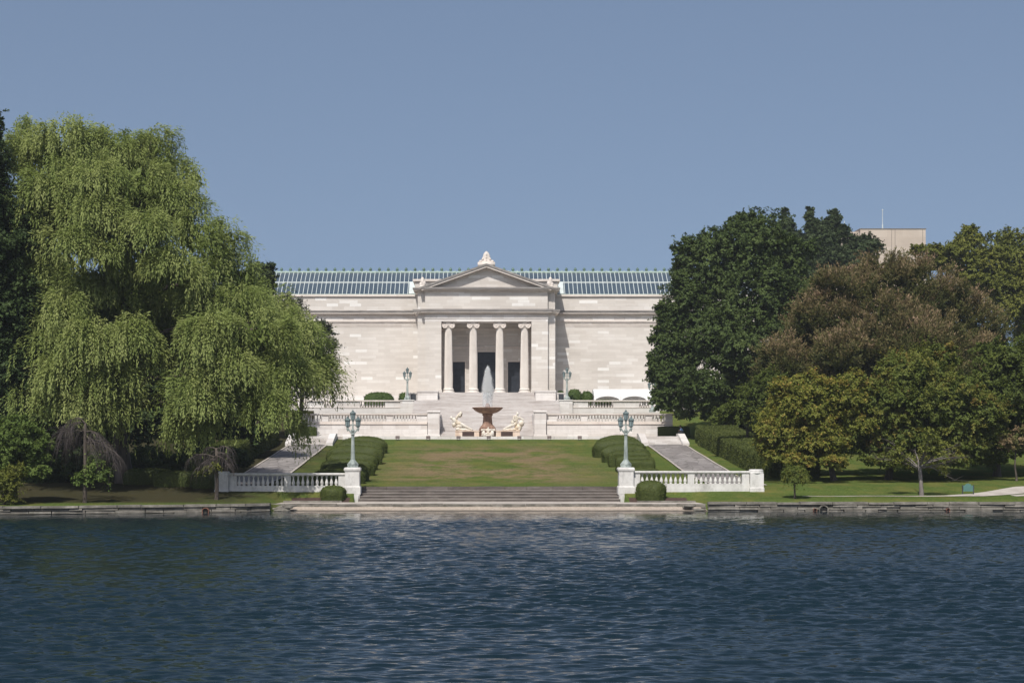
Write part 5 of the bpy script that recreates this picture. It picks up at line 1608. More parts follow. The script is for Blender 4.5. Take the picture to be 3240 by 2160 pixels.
def broad_crown(lobes, r, spacing, nleaf, sr, ls, tint_fn=None, wide=0.62, fill=1.0, zmin=-0.55, droop=0.0, fill_scale=1.7):
    C, D, Li = sub_clumps(lobes, r, spacing, zmin)
    kk = r.random(len(C)) < 0.88; C, D, Li = C[kk], D[kk], Li[kk]
    m = len(C)
    lob_r = np.array([l[1].mean() for l in lobes])[Li]
    ctint = r.random(m)
    # every clump is a handful of leafy shoots fanning out of it
    nt = 8
    csz = sr * r.uniform(0.6, 1.35, m) * np.clip(lob_r / (sr * 1.7), 0.4, 1.0)
    tc_ = np.repeat(np.arange(m), nt)
    td = norm(r.normal(0, 0.62, (m * nt, 3)) + D[tc_] * 0.85 + np.array([0, 0, 0.40 - 0.5 * droop]))
    tl = csz[tc_] * r.uniform(0.55, 1.55, m * nt)
    st_ = C[tc_] - D[tc_] * (csz[tc_] * 0.45)[:, None] + r.normal(0, 0.28, (m * nt, 3)) * csz[tc_][:, None]
    per = max(3, nleaf // nt)
    q_ = np.repeat(np.arange(m * nt), per)
    k = tc_[q_]; n = len(k)
    t = r.random(n) ** 0.8
    girth = (0.30 * (1.05 - t) + 0.06)[:, None] * csz[k][:, None]
    d = norm(r.normal(0, 1, (n, 3)) + td[q_] * 0.5 + np.array([0, 0, 0.2]))
    Pp = st_[q_] + td[q_] * (t * tl[q_])[:, None] + d * girth * np.sqrt(r.random((n, 1))) + np.array([0, 0, -0.12 - 0.5 * droop]) * (t ** 2 * tl[q_])[:, None]
    Nn = norm(d * 0.45 + D[k] * 0.4 + td[q_] * 0.15 + np.array([0, 0, 0.5]) + r.normal(0, 0.30, (n, 3)))
    ax_ = norm(r.normal(0, 0.8, (n, 3)) + td[q_] * 0.9 + np.array([0, 0, -droop]))
    Ax = norm(ax_ - Nn * (ax_ * Nn).sum(1, keepdims=True) * 0.8)
    ln = ls * r.uniform(0.65, 1.35, n); wd = ln * wide * r.uniform(0.8, 1.2, n)
    tint = 0.25 * r.random(n) + 0.5 * ctint[k] + 0.12
    if tint_fn is not None: tint = tint_fn(Pp, D[k], ctint[k], r.random(n))
    # leaves inside the crown
    nf = int(fill * n * 0.22)
    li = r.choice(len(lobes), nf, p=np.array([l[1].prod() ** 0.8 for l in lobes]) / sum(l[1].prod() ** 0.8 for l in lobes))
    cc = np.array([l[0] for l in lobes])[li]; rr = np.array([l[1] for l in lobes])[li]
    fp = cc + norm(r.normal(0, 1, (nf, 3))) * rr * (r.random((nf, 1)) ** 0.4) * 0.78
    Pp = np.concatenate([Pp, fp]); Ax = np.concatenate([Ax, norm(r.normal(0, 1, (nf, 3)))]); Nn = np.concatenate([Nn, norm(r.normal(0, 0.7, (nf, 3)) + np.array([0, -0.6, 0.5]))])
    ln = np.concatenate([ln, ls * fill_scale * r.uniform(0.8, 1.3, nf)]); wd = np.concatenate([wd, ls * fill_scale * 0.8 * r.uniform(0.8, 1.2, nf)])
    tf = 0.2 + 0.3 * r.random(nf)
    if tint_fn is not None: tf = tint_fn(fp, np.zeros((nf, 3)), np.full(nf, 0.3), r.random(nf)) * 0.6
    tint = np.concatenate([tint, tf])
    return Pp, Ax, Nn, ln, wd, tint

def tree(name, lobes, base, top, r0, crown, leafmat, label, cat='tree', group=None, bark='bark', seed=1, n_limbs=14):
    root = empty(name, base, label, cat, group)
    mb = MB()
    limbs(mb, base, top, lobes, r0, np.random.default_rng(seed + 900), n_limbs)
    mb.build('trunk', M[bark], root, True)
    Pp, Ax, Nn, ln, wd, tint = crown
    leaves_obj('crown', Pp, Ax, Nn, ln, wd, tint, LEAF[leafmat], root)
    return root

# --- the great weeping willow
def willow():
    r = np.random.default_rng(101)
    # boughs in (x, y, rx, ry, depth step), measured on an enlarged crop of the crown
    crop = [(90, 260, 85, 105, 3), (250, 235, 140, 95, 1), (420, 255, 115, 85, 2), (555, 225, 62, 45, 1), (600, 300, 40, 36, 1), (200, 370, 110, 90, -1), (350, 365, 120, 90, -2), (500, 370, 110, 85, 0), (690, 350, 50, 46, 1), (625, 440, 85, 75, 0),
            (265, 560, 72, 66, -5), (375, 625, 66, 56, -6), (530, 535, 72, 70, -5), (690, 560, 95, 80, -1), (805, 560, 50, 52, 1), (140, 510, 90, 110, 0), (640, 670, 100, 85, -3), (780, 670, 90, 75, 0), (865, 690, 62, 64, 1), (880, 800, 85, 62, 1), (720, 780, 90, 70, -2),
            (225, 830, 80, 75, -4), (320, 925, 120, 80, -5), (470, 915, 72, 74, -5), (240, 1050, 95, 66, -6), (280, 1130, 60, 46, -6), (435, 1060, 52, 50, -5), (165, 910, 55, 70, -3), (90, 1110, 40, 50, -3),
            (745, 905, 90, 66, -6), (905, 890, 115, 74, -5), (1060, 895, 85, 66, 2), (1110, 970, 68, 74, 2), (680, 1050, 76, 80, -6), (830, 1050, 105, 76, -6), (1000, 1050, 110, 80, -3), (1115, 1050, 66, 60, 2), (725, 1140, 95, 60, -6), (650, 1175, 40, 44, -4), (720, 1190, 46, 42, -4), (960, 1150, 80, 46, -5), (1050, 1190, 48, 46, 2), (180, 690, 90, 80, 0), (300, 745, 105, 66, -1), (430, 745, 80, 76, 1), (545, 800, 66, 80, 3), (565, 960, 50, 80, 5), (330, 480, 120, 60, -3), (450, 650, 70, 50, -1), (860, 800, 90, 50, -2), (350, 1130, 56, 44, -5), (400, 1175, 36, 36, -5), (200, 1140, 46, 36, -4), (655, 1235, 26, 30, -4), (725, 1225, 26, 26, -4), (1045, 1250, 24, 30, 2), (440, 1120, 34, 40, -5), (280, 1185, 34, 30, -6)]
    inner = [(390, 430, 300, 230, 6), (330, 920, 200, 230, 5), (850, 930, 250, 200, 6), (560, 760, 170, 200, 10)]
    conv = lambda rr: [(0.6444 * x, 183.6 + 0.6444 * y, 0.6444 * a, 0.6444 * b, d) for x, y, a, b, d in rr]
    base_lobes = [(c, q * 0.92) for c, q in lobes_px([(a, b, c, d, e if a > 415 else max(e, -4)) for a, b, c, d, e in conv(crop)], 131.5, 1.1)]
    inner_lobes = lobes_px(conv(inner), 131.5, 0.75)
    lobes = base_lobes + inner_lobes
    root = empty('weeping_willow', (PX(395, 138), 138, float(g(PX(395, 138), 138))), 'huge weeping willow with drooping yellow green strands filling the left bank', 'tree')
    mb = MB()
    base = Vector(root.location)
    limbs(mb, base, P(350 , 1010, 136), base_lobes[::3] + inner_lobes, 0.62, np.random.default_rng(5), 21)
    mb.build('trunk', M['bark'], root, True)
    C, D, Li = sub_clumps(lobes, r, 1.25, -0.35, (0.72, 1.0))
    gap = np.sin(C[:, 0] * 1.15 + 0.8 * np.sin(C[:, 2] * 0.7)) + np.sin(C[:, 2] * 1.05 + 1.3 * np.sin(C[:, 0] * 0.55) + C[:, 1] * 0.5)
    kk = r.random(len(C)) < np.where(Li >= len(base_lobes), 0.32, np.where(gap > -0.15, 0.97, 0.42)); C, D, Li = C[kk], D[kk], Li[kk]
    m = len(C)
    PP, DD, NN, LN, WD, TT = [], [], [], [], [], []
    for i in range(m):
        c = C[i]; d = D[i]
        out = np.array([d[0], d[1], 0.0]); ol = np.linalg.norm(out)
        out = out / max(ol, 1e-6)
        ns = int(r.integers(22, 36))
        wplume = r.uniform(0.45, 1.0)
        lenp = r.uniform(0.8, 2.1) * (1.0 if c[2] > 14 else 1.3)
        ct = r.random()
        # strands leave a short ascending branch, arc over and hang
        off = r.normal(0, 1, (ns, 3)) * np.array([wplume, wplume, 0.35]) * 0.55
        off[:, 2] += 0.4 - 0.35 * (off[:, 0] ** 2 + off[:, 1] ** 2) / wplume ** 2
        L_ = lenp * r.uniform(0.45, 1.1, ns)
        fw = 0.45 + 0.6 * ol
        for s_ in range(ns):
            nl = max(5, int(L_[s_] / 0.085))
            t = np.linspace(0, 1, nl) + r.uniform(-0.02, 0.02, nl)
            spread = out * fw + np.array([off[s_, 0], off[s_, 1], 0]) * 0.55
            pt = c + off[s_] + spread * (1 - (1 - t) ** 2)[:, None] * 0.8 * min(1, L_[s_] / 2) + np.array([0, 0, 1.0]) * (0.35 * np.sin(np.minimum(t * 5, 3.14)) - L_[s_] * t ** 1.35)[:, None]
            pt = pt + r.normal(0, 0.06, (nl, 3))
            dz = np.clip(0.15 - 1.25 * t, -1, 0.4)
            dv = np.stack([spread[0] * (1.15 - t) * 0.9, spread[1] * (1.15 - t) * 0.9, dz], -1) + r.normal(0, 0.28, (nl, 3))
            PP.append(pt); DD.append(dv)
            NN.append(norm(out * 0.6 + np.array([0, -0.15, 0.6]) + r.normal(0, 0.27, (nl, 3))))
            LN.append(r.uniform(0.20, 0.38, nl)); WD.append(r.uniform(0.06, 0.11, nl))
            TT.append(np.clip(0.15 + 0.5 * ct + 0.22 * r.random(nl) + 0.1 * r.random(), 0, 1))
    PP, DD, NN, LN, WD, TT = [np.concatenate(a) for a in (PP, DD, NN, LN, WD, TT)]
    # inner foliage
    nf = 26000
    vol = np.array([l[1].prod() for l in lobes]); vol[:len(base_lobes)] *= 0.5; li = r.choice(len(lobes), nf, p=vol / vol.sum())
    cc = np.array([l[0] for l in lobes])[li]; rr = np.array([l[1] for l in lobes])[li]
    fp = cc + norm(r.normal(0, 1, (nf, 3))) * rr * (r.random((nf, 1)) ** 0.45) * 0.85
    PP = np.concatenate([PP, fp]); DD = np.concatenate([DD, r.normal(0, 0.5, (nf, 3)) + np.array([0, 0, -0.9])]); NN = np.concatenate([NN, norm(r.normal(0, 0.6, (nf, 3)) + np.array([0, -0.8, 0.3]))])
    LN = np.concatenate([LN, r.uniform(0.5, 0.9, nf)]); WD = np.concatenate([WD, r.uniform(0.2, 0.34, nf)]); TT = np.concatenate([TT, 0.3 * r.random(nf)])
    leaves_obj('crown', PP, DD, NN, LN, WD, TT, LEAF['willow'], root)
    print('willow leaves', len(PP), 'plumes', m)
willow()

LEAF_N, LEAF_S = 3.6, 0.52
def std(name, rows, Y0, seed, leafmat, label, base_uv, r0, spacing=1.5, nleaf=60, sr=0.95, ls=0.42, depth=0.9, group=None, bark='bark', n_limbs=12, top_v=None, **kw):
    r = np.random.default_rng(seed)
    base_lobes = lobes_px(rows, Y0, depth)
    base_lobes = [(c, np.maximum(q - sr * 0.22, q * 0.75)) for c, q in base_lobes]
    lobes = bumpy(base_lobes, r)
    bx = PX(base_uv[0] * SCL, Y0 + base_uv[1])
    by = Y0 + base_uv[1]
    base = (bx, by, float(g(bx, by)))
    nleaf = int(nleaf * LEAF_N); ls = ls * LEAF_S
    zs_ = [l[0][2] for l in lobes]
    tz = base[2] + (sum(zs_) / len(zs_) - base[2]) * 0.85
    cx = sum(l[0][0] for l in lobes) / len(lobes)
    top = (bx + (cx - bx) * 0.35, by, tz)
    return tree(name, base_lobes, base, top, r0, broad_crown(lobes, r, spacing, nleaf, sr, ls, **kw), leafmat, label, 'tree', group, bark, seed, n_limbs)

# --- left bank: dark trees at the edge and behind the willow
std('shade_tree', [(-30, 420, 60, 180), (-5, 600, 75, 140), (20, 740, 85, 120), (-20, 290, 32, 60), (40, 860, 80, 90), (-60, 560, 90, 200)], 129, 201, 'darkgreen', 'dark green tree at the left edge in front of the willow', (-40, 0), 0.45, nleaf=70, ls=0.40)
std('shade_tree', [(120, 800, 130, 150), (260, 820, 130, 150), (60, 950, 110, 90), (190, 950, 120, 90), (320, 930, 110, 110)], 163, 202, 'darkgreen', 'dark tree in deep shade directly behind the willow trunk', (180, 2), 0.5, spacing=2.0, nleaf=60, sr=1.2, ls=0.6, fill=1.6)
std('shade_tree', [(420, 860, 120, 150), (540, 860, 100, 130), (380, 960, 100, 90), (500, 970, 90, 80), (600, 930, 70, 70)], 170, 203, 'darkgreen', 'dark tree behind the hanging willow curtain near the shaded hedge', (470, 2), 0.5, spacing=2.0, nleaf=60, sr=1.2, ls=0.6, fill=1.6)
std('dark_tree', [(590, 670, 40, 75), (612, 640, 22, 42), (560, 700, 50, 80), (600, 760, 60, 90)], 192, 204, 'darkback', 'dark green tree peeking out between the willow and the glass roof', (590, 4), 0.4, spacing=1.5, nleaf=50, sr=0.95, ls=0.45)
std('sparse_tree', [(660, 710, 48, 42), (630, 740, 50, 60), (690, 780, 55, 50), (735, 760, 32, 30), (750, 830, 30, 70), (700, 860, 50, 70)], 205, 205, 'olive', 'grey green loose tree against the museum wall behind the willow', (690, 6), 0.3, spacing=1.5, nleaf=34, sr=0.95, ls=0.34, fill=0.5)
std('fresh_green_shrub', [(45, 1005, 68, 46), (78, 1045, 45, 42), (10, 1050, 50, 60), (28, 978, 48, 30), (60, 1080, 50, 30)], 120.5, 206, 'bright', 'bright green leafy shrub on the left bank by the water', (35, 1), 0.14, spacing=0.8, nleaf=48, sr=0.55, ls=0.24)
std('yellow_shrub', [(10, 1110, 50, 40), (35, 1085, 28, 26), (15, 1140, 42, 22)], 118.5, 207, 'yellowgreen', 'yellowish low shrub at the left edge above the bank wall', (10, 0.4), 0.1, spacing=0.75, nleaf=42, sr=0.5, ls=0.2)
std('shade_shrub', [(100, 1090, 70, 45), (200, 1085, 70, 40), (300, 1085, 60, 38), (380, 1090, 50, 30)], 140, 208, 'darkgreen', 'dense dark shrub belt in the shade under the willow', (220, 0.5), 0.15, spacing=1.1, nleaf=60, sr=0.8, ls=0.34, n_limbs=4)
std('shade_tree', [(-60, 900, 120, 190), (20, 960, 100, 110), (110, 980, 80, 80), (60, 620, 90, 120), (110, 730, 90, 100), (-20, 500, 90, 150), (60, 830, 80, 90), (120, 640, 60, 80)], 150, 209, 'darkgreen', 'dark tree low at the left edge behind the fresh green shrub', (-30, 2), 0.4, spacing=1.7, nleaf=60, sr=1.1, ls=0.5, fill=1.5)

std('shade_shrub', [(60, 1050, 70, 40), (150, 1055, 70, 38), (250, 1058, 60, 36), (350, 1058, 70, 34), (450, 1060, 60, 32), (530, 1058, 50, 30)], 151, 211, 'darkgreen', 'dark undergrowth behind the willow trunk', (300, 0.5), 0.15, spacing=1.2, nleaf=60, sr=0.8, ls=0.36, n_limbs=4)  # shrubs added to hide sunlit lawn where only deep shade belongs
# --- right side
std('oak_tree', [(1715, 570, 110, 80, 0), (1640, 605, 78, 85, 0), (1800, 600, 70, 75, 1), (1595, 690, 68, 88, 0), (1720, 700, 120, 105, -2), (1565, 795, 66, 72, -1), (1680, 810, 105, 95, -4), (1548, 880, 58, 62, -2), (1640, 895, 88, 72, -4), (1745, 880, 90, 85, -3), (1575, 930, 62, 38, -2), (1810, 740, 80, 105, 0), (1650, 950, 60, 28, -3), (1700, 520, 50, 30, 0), (1514, 850, 30, 44, -2), (1518, 920, 34, 30, -2), (1535, 740, 34, 44, -1), (1590, 600, 60, 58, 0), (1566, 660, 46, 62, 0), (1545, 735, 44, 56, -1), (1526, 795, 40, 54, -1), (1528, 870, 42, 52, -2)],
    198, 301, 'oak', 'tall dark green oak covering the museum\'s far end beside the tent', (1690, 1), 0.55, spacing=1.75, nleaf=80, sr=1.1, ls=0.46, depth=0.85, fill=0.7)
std('dark_tree', [(1802, 492, 11, 18), (1803, 506, 17, 18), (1804, 520, 23, 20), (1806, 538, 32, 24), (1812, 562, 48, 32), (1861, 486, 15, 17), (1860, 502, 20, 18), (1864, 520, 24, 20), (1880, 540, 40, 26), (1915, 494, 16, 17), (1914, 508, 22, 18), (1910, 526, 28, 22), (1888, 520, 20, 20), (1935, 540, 30, 24), (1885, 566, 60, 34), (1880, 610, 80, 55), (1985, 575, 52, 38), (1930, 620, 95, 50), (1840, 620, 60, 60)], 275, 302, 'darkback', 'dark tree with spiky tops behind the oak in front of the tower', (1890, 2), 0.5, spacing=1.6, nleaf=60, sr=0.95, ls=0.55, depth=0.8)
std('yellow_green_tree', [(2232, 555, 34, 40), (2215, 590, 70, 40), (2310, 590, 75, 66), (2330, 700, 90, 100), (2250, 640, 70, 60), (2130, 585, 50, 24), (2165, 600, 45, 34), (2400, 650, 80, 120)], 235, 303, 'yellowgreen', 'tall yellow green tree at the right edge beyond the reddish tree', (2300, 2), 0.45, spacing=1.9, nleaf=62, sr=1.15, ls=0.5, depth=0.85, tint_fn=lambda p, d, c, x: np.clip(0.22 + 0.38 * c + 0.35 * x, 0, 1))

def hornbeam():
    r = np.random.default_rng(304)
    rows = [(2060, 690, 190, 108, 0), (1905, 745, 95, 88, -1), (2215, 755, 105, 105, 0), (1960, 830, 120, 90, -5), (2110, 830, 140, 110, -6), (2245, 860, 90, 100, -4), (1795, 850, 68, 88, -3), (1945, 820, 60, 55, -8), (2040, 760, 120, 80, -4), (1790, 950, 75, 75, -3), (1900, 900, 80, 80, -5), (2020, 920, 100, 90, -5), (1850, 800, 80, 80, 2), (2300, 900, 60, 90, -1), (1830, 960, 90, 70, -4)]
    base_lobes = [(c, q * 0.9) for c, q in lobes_px(rows, 180, 0.85)]
    lobes = bumpy(base_lobes, r, 6, 0.85)
    C, D, Li = sub_clumps(lobes, r, 1.5, -0.4, (0.72, 0.98))
    m = len(C); ct = r.random(m)
    PP, DD, NN, LN, WD, TT = [], [], [], [], [], []
    for i in range(m):
        d = D[i]; c = C[i]
        ax0 = norm(np.array([d[0] * 0.75, d[1] * 0.75, 0.75 + 0.4 * d[2]]))
        nt = 9
        lc, lr = lobes[Li[i]]
        up = np.clip((c[2] - lc[2]) / lr[2], -1, 1)
        for k in range(nt):
            td = norm(ax0 + r.normal(0, 0.38, 3)); ltw = r.uniform(1.2, 2.3)
            n = 30
            t = r.random(n)
            p = c - ax0 * 0.7 + td * (t * ltw)[:, None] + r.normal(0, 0.10, (n, 3))
            PP.append(p)
            DD.append(td + r.normal(0, 0.42, (n, 3)))
            NN.append(norm(d * 0.4 + np.array([0, -0.1, 0.7]) + r.normal(0, 0.4, (n, 3))))
            LN.append(r.uniform(0.24, 0.44, n)); WD.append(r.uniform(0.06, 0.115, n))
            # outermost shoots have reddened
            TT.append(np.clip(0.20 + 0.40 * up + 0.28 * (t - 0.45) + 0.24 * (ct[i] - 0.5) + r.normal(0, 0.12, n), 0, 1))
    PP, DD, NN, LN, WD, TT = [np.concatenate(a) for a in (PP, DD, NN, LN, WD, TT)]
    nf = 16000
    vol = np.array([l[1].prod() for l in lobes]); li = r.choice(len(lobes), nf, p=vol / vol.sum())
    cc = np.array([l[0] for l in lobes])[li]; rr = np.array([l[1] for l in lobes])[li]
    fp = cc + norm(r.normal(0, 1, (nf, 3))) * rr * (r.random((nf, 1)) ** 0.45) * 0.75
    PP = np.concatenate([PP, fp]); DD = np.concatenate([DD, r.normal(0, 1, (nf, 3))]); NN = np.concatenate([NN, norm(r.normal(0, 0.7, (nf, 3)) + np.array([0, -0.6, 0.5]))])
    LN = np.concatenate([LN, r.uniform(0.5, 0.9, nf)]); WD = np.concatenate([WD, r.uniform(0.25, 0.45, nf)]); TT = np.concatenate([TT, 0.05 + 0.25 * r.random(nf)])
    bx, by = PX(2010 * SCL, 181), 181
    base = (bx, by, float(g(bx, by)))
    tree('reddish_tree', base_lobes, base, (bx, by, base[2] + 7), 0.6, (PP, DD, NN, LN, WD, TT), 'hornbeam', 'broad dome shaped tree with reddish brown shoots behind the lower autumn trees', 'tree', None, 'bark', 304, 12)
    print('hornbeam leaves', len(PP))
hornbeam()

def autumn(p, d, c, x):
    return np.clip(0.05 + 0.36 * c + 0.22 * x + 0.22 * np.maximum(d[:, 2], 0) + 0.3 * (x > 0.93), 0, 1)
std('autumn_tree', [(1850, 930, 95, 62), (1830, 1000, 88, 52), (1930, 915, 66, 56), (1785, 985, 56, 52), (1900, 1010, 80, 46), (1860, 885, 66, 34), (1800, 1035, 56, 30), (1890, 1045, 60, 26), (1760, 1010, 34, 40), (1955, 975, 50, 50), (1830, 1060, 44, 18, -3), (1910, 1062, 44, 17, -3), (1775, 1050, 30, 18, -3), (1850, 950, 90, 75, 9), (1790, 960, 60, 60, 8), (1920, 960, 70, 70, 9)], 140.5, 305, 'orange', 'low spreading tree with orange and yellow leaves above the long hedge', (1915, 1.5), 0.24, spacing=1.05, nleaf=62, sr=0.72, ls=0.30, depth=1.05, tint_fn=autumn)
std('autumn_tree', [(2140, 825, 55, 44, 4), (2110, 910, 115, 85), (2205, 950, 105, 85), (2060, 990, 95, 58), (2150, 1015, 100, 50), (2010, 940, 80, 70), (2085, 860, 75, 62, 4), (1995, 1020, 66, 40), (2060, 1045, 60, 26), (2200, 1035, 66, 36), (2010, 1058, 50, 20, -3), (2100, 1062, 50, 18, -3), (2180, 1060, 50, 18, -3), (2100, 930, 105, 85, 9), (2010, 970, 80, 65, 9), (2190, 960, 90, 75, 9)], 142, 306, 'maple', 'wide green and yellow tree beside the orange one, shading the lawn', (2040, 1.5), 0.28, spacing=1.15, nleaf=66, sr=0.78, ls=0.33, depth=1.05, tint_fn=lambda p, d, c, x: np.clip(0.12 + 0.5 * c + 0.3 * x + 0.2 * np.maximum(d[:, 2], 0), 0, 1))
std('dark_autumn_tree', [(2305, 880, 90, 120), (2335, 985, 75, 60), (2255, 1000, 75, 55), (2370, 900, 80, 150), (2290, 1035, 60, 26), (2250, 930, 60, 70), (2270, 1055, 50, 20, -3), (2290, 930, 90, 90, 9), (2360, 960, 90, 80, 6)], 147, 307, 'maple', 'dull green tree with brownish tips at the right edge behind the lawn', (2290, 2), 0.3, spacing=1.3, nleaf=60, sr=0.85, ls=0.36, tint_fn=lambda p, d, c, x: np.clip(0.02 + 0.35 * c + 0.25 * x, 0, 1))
std('brown_shrub', [(2335, 1015, 42, 26), (2350, 990, 30, 22)], 141, 308, 'hornbeam', 'small brownish tree at the right edge above the shaded lawn', (2335, 0.3), 0.08, spacing=0.9, nleaf=36, sr=0.5, ls=0.24, tint_fn=lambda p, d, c, x: np.clip(0.4 + 0.3 * c + 0.2 * x, 0, 1))
std('olive_tree', [(1705, 945, 56, 36), (1745, 925, 56, 52), (1668, 955, 40, 24), (1770, 890, 50, 50)], 172, 309, 'maple', 'small dull green tree between the oak and the orange tree over the hedge', (1720, 1.5), 0.16, spacing=1.1, nleaf=52, sr=0.7, ls=0.32, tint_fn=lambda p, d, c, x: np.clip(0.05 + 0.3 * c + 0.25 * x, 0, 1))
# darker trees beyond the lawn that close the view under the crowns
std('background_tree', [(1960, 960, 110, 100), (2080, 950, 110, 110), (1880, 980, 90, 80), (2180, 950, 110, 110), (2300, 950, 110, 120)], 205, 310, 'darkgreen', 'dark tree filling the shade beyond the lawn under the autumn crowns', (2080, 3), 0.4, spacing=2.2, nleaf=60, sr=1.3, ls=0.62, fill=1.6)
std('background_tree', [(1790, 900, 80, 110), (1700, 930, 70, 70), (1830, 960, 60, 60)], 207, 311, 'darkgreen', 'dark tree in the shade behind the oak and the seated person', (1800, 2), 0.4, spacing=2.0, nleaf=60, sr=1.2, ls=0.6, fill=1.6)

# weeping clipped small tree on the right lawn
r = np.random.default_rng(320)
p0 = hit(2515, 1577)
lob = [(np.array([p0.x, p0.y, p0.z + 2.0]), np.array([0.9, 0.9, 0.55])), (np.array([p0.x + 0.1, p0.y, p0.z + 1.65]), np.array([0.95, 0.9, 0.55]))]
tree('weeping_standard', lob, tuple(p0), (p0.x - 0.05, p0.y, p0.z + 1.9), 0.07, broad_crown(lob, r, 0.34, 60, 0.30, 0.13, droop=0.9, wide=0.4, zmin=-0.5), 'maple', 'small umbrella shaped weeping tree standing alone on the right lawn', 'tree', None, 'bark', 320, 2)

# bare and half dead trees
def twigs(mb, start, d, ln, r0, r, droop, n=7):
    pts = [Vector(start)]; dv = Vector(d).normalized(); rad = [r0]
    for i in range(n):
        dv = (dv + Vector((r.normal(0, .12), r.normal(0, .12), r.normal(0, .10) - droop))).normalized()
        pts.append(pts[-1] + dv * ln / n); rad.append(r0 * (1 - (i + 1) / (n + 0.6)))
    mb.tube(pts, rad, 4)
    return pts

def dead_weeper(name, base, H, rad, n_br, n_tw, label, seed, leaf_lobes, leafmat, skew=(0, 0)):
    r = np.random.default_rng(seed)
    root = empty(name, base, label, 'tree')
    b = Vector(base)
    tr_, br = MB(), MB()
    top = b + Vector((r.normal(0, 0.05), 0, H * 0.72))
    tr_.tube([b - Vector((0, 0, .3)), b, b.lerp(top, 0.3) + Vector((0.04, 0, 0)), b.lerp(top, 0.7), top], [0.20, 0.165, 0.14, 0.12, 0.10], 9)
    for k in range(n_br):
        a = 2 * math.pi * k / n_br + r.normal(0, 0.25)
        el = r.uniform(0.15, 1.0)
        d = Vector((math.cos(a) * (1 + skew[0] * math.cos(a)), math.sin(a), el))
        st = b.lerp(top, r.uniform(0.72, 1.0))
        pts = twigs(tr_, st, d, rad * r.uniform(0.75, 1.25), 0.055, r, 0.20, 9)
        for q in range(n_tw):
            s_ = pts[int(r.integers(2, len(pts)))]
            dd = Vector((math.cos(a) * 0.7 + r.normal(0, 0.5), math.sin(a) * 0.7 + r.normal(0, 0.5), r.uniform(-0.3, 0.7)))
            twigs(br, s_, dd, r.uniform(0.6, 1.5) * rad / 2.3 * 1.6, 0.014, r, 0.62, 6)
    tr_.build('trunk', M['bark'], root, True)
    br.build('twigs', M['twig_grey'], root)
    if leaf_lobes:
        Pp, Ax, Nn, ln, wd, tint = broad_crown(leaf_lobes, r, 0.5, 26, 0.34, 0.17, droop=1.0, fill=0.3)
        leaves_obj('foliage', Pp, Ax, Nn, ln, wd, tint, LEAF[leafmat], root)
    return root
p0 = hit(268, 1590, 119.6)
dead_weeper('bare_weeping_tree', tuple(p0), 8.2, 2.5, 13, 30, 'large half bare weeping tree with grey hanging twigs on the left bank', 331,
            [(np.array([p0.x + 1.0, p0.y - 0.4, p0.z + 3.0]), np.array([0.7, 0.6, 0.6])), (np.array([p0.x + 0.5, p0.y - 0.4, p0.z + 2.0]), np.array([0.55, 0.5, 0.9])), (np.array([p0.x + 1.3, p0.y - 0.3, p0.z + 2.1]), np.array([0.6, 0.5, 0.8])), (np.array([p0.x - 0.3, p0.y - 0.4, p0.z + 1.8]), np.array([0.4, 0.4, 0.5]))], 'bright', (0.2, 0))
p0 = hit(685, 1580, 120.5)
dead_weeper('bare_weeping_tree', tuple(p0), 5.4, 1.7, 10, 26, 'smaller bare weeping tree in front of the end of the shaded balustrade', 332,
            [(np.array([p0.x - 0.7, p0.y - 0.3, p0.z + 2.2]), np.array([0.5, 0.4, 0.35])), (np.array([p0.x - 0.1, p0.y - 0.4, p0.z + 2.4]), np.array([0.4, 0.3, 0.4]))], 'yellowgreen', (0.15, 0))

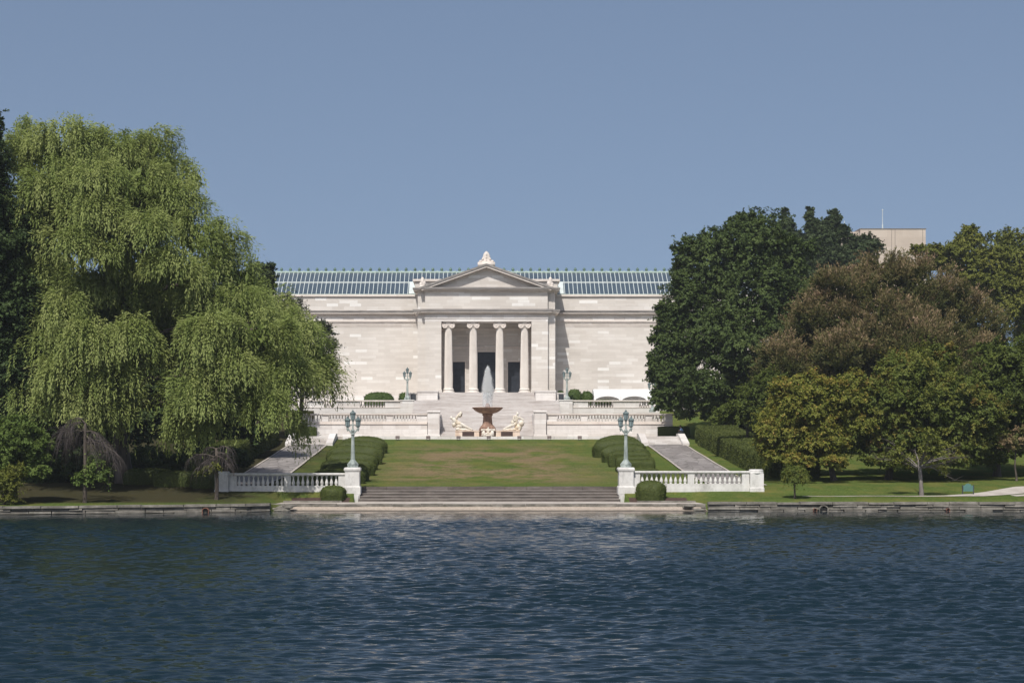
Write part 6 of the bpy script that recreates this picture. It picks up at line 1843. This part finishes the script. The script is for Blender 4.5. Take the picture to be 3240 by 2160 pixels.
def sparse():
    r = np.random.default_rng(341)
    p0 = hit(2916, 1567)
    root = empty('thin_tree', p0, 'thin lawn tree with bare grey twigs and a few autumn leaves on the right bank', 'tree')
    tr_, br = MB(), MB()
    top = p0 + Vector((-0.15, 0, 2.3))
    tr_.tube([p0 - Vector((0, 0, .3)), p0, p0 + Vector((-0.05, 0, 1.0)), top], [0.24, 0.2, 0.15, 0.15], 9)
    ends = []
    for k in range(12):
        a = 2 * math.pi * k / 12 + r.normal(0, .2)
        pts = twigs(tr_, top - Vector((0, 0, r.uniform(0, .3))), (math.cos(a) * 1.5, math.sin(a) * 0.9, r.uniform(0.4, 1.2)), r.uniform(2.3, 3.6), 0.075, r, 0.05, 8)
        ends += pts[4:]
        for q in range(16):
            s_ = pts[int(r.integers(2, len(pts)))]
            twigs(br, s_, (math.cos(a) + r.normal(0, .7), math.sin(a) + r.normal(0, .7), r.uniform(-0.1, 0.9)), r.uniform(0.5, 1.4), 0.018, r, 0.03, 5)
    tr_.build('trunk', M['bark_pale'], root, True); br.build('twigs', M['twig_grey'], root)
    lob = []
    for k in range(9):
        e = ends[int(r.integers(0, len(ends)))]
        if e.x < p0.x + 1.5: lob.append((np.array(e), np.array([0.55, 0.5, 0.4])))
    lob.append((np.array([p0.x + 1.6, p0.y, p0.z + 1.8]), np.array([0.35, 0.3, 0.45])))
    Pp, Ax, Nn, ln, wd, tint = broad_crown(lob, r, 0.45, 24, 0.3, 0.18, fill=0.2)
    leaves_obj('foliage', Pp, Ax, Nn, ln, wd, tint, LEAF['yellowgreen'], root)
sparse()

# far belt of woods closing the horizon beyond the park
def far_wood():
    r = np.random.default_rng(350)
    lob = []
    for s in (-1, 1):
        for k in range(26):
            x = s * (52 + 9 * k + r.normal(0, 3)); y = 290 + 30 * r.random() + 0.15 * k
            lob.append((np.array([x, y, 15 + r.uniform(-2, 3)]), np.array([8, 7, r.uniform(7, 11)])))
    Pp, Ax, Nn, ln, wd, tint = broad_crown(lob, r, 3.4, 46, 2.0, 1.1, fill=1.5)
    o = leaves_obj('far_wood', Pp, Ax, Nn, ln, wd, tint, LEAF['darkback'])
    tag(o, 'distant wood closing the view on both sides of the museum', 'woods', kind='stuff')
far_wood()

# thin summer haze
hz = MB(); hz.box(-640, 640, -20, 700, -4, 96)
hm = bpy.data.materials.new('haze'); hm.use_nodes = True
hn = hm.node_tree; hn.nodes.clear()
ho = N(hn, 'OutputMaterial'); hv = N(hn, 'VolumePrincipled')
hv.inputs['Color'].default_value = (0.86, 0.90, 0.95, 1)
hv.inputs['Density'].default_value = HAZE
hv.inputs['Anisotropy'].default_value = 0.2
L(hn, hv.outputs[0], ho.inputs['Volume'])
if HAZE > 0:
    tag(hz.build('haze', hm), 'thin pale haze in the air over the lagoon and park', 'haze', kind='stuff')
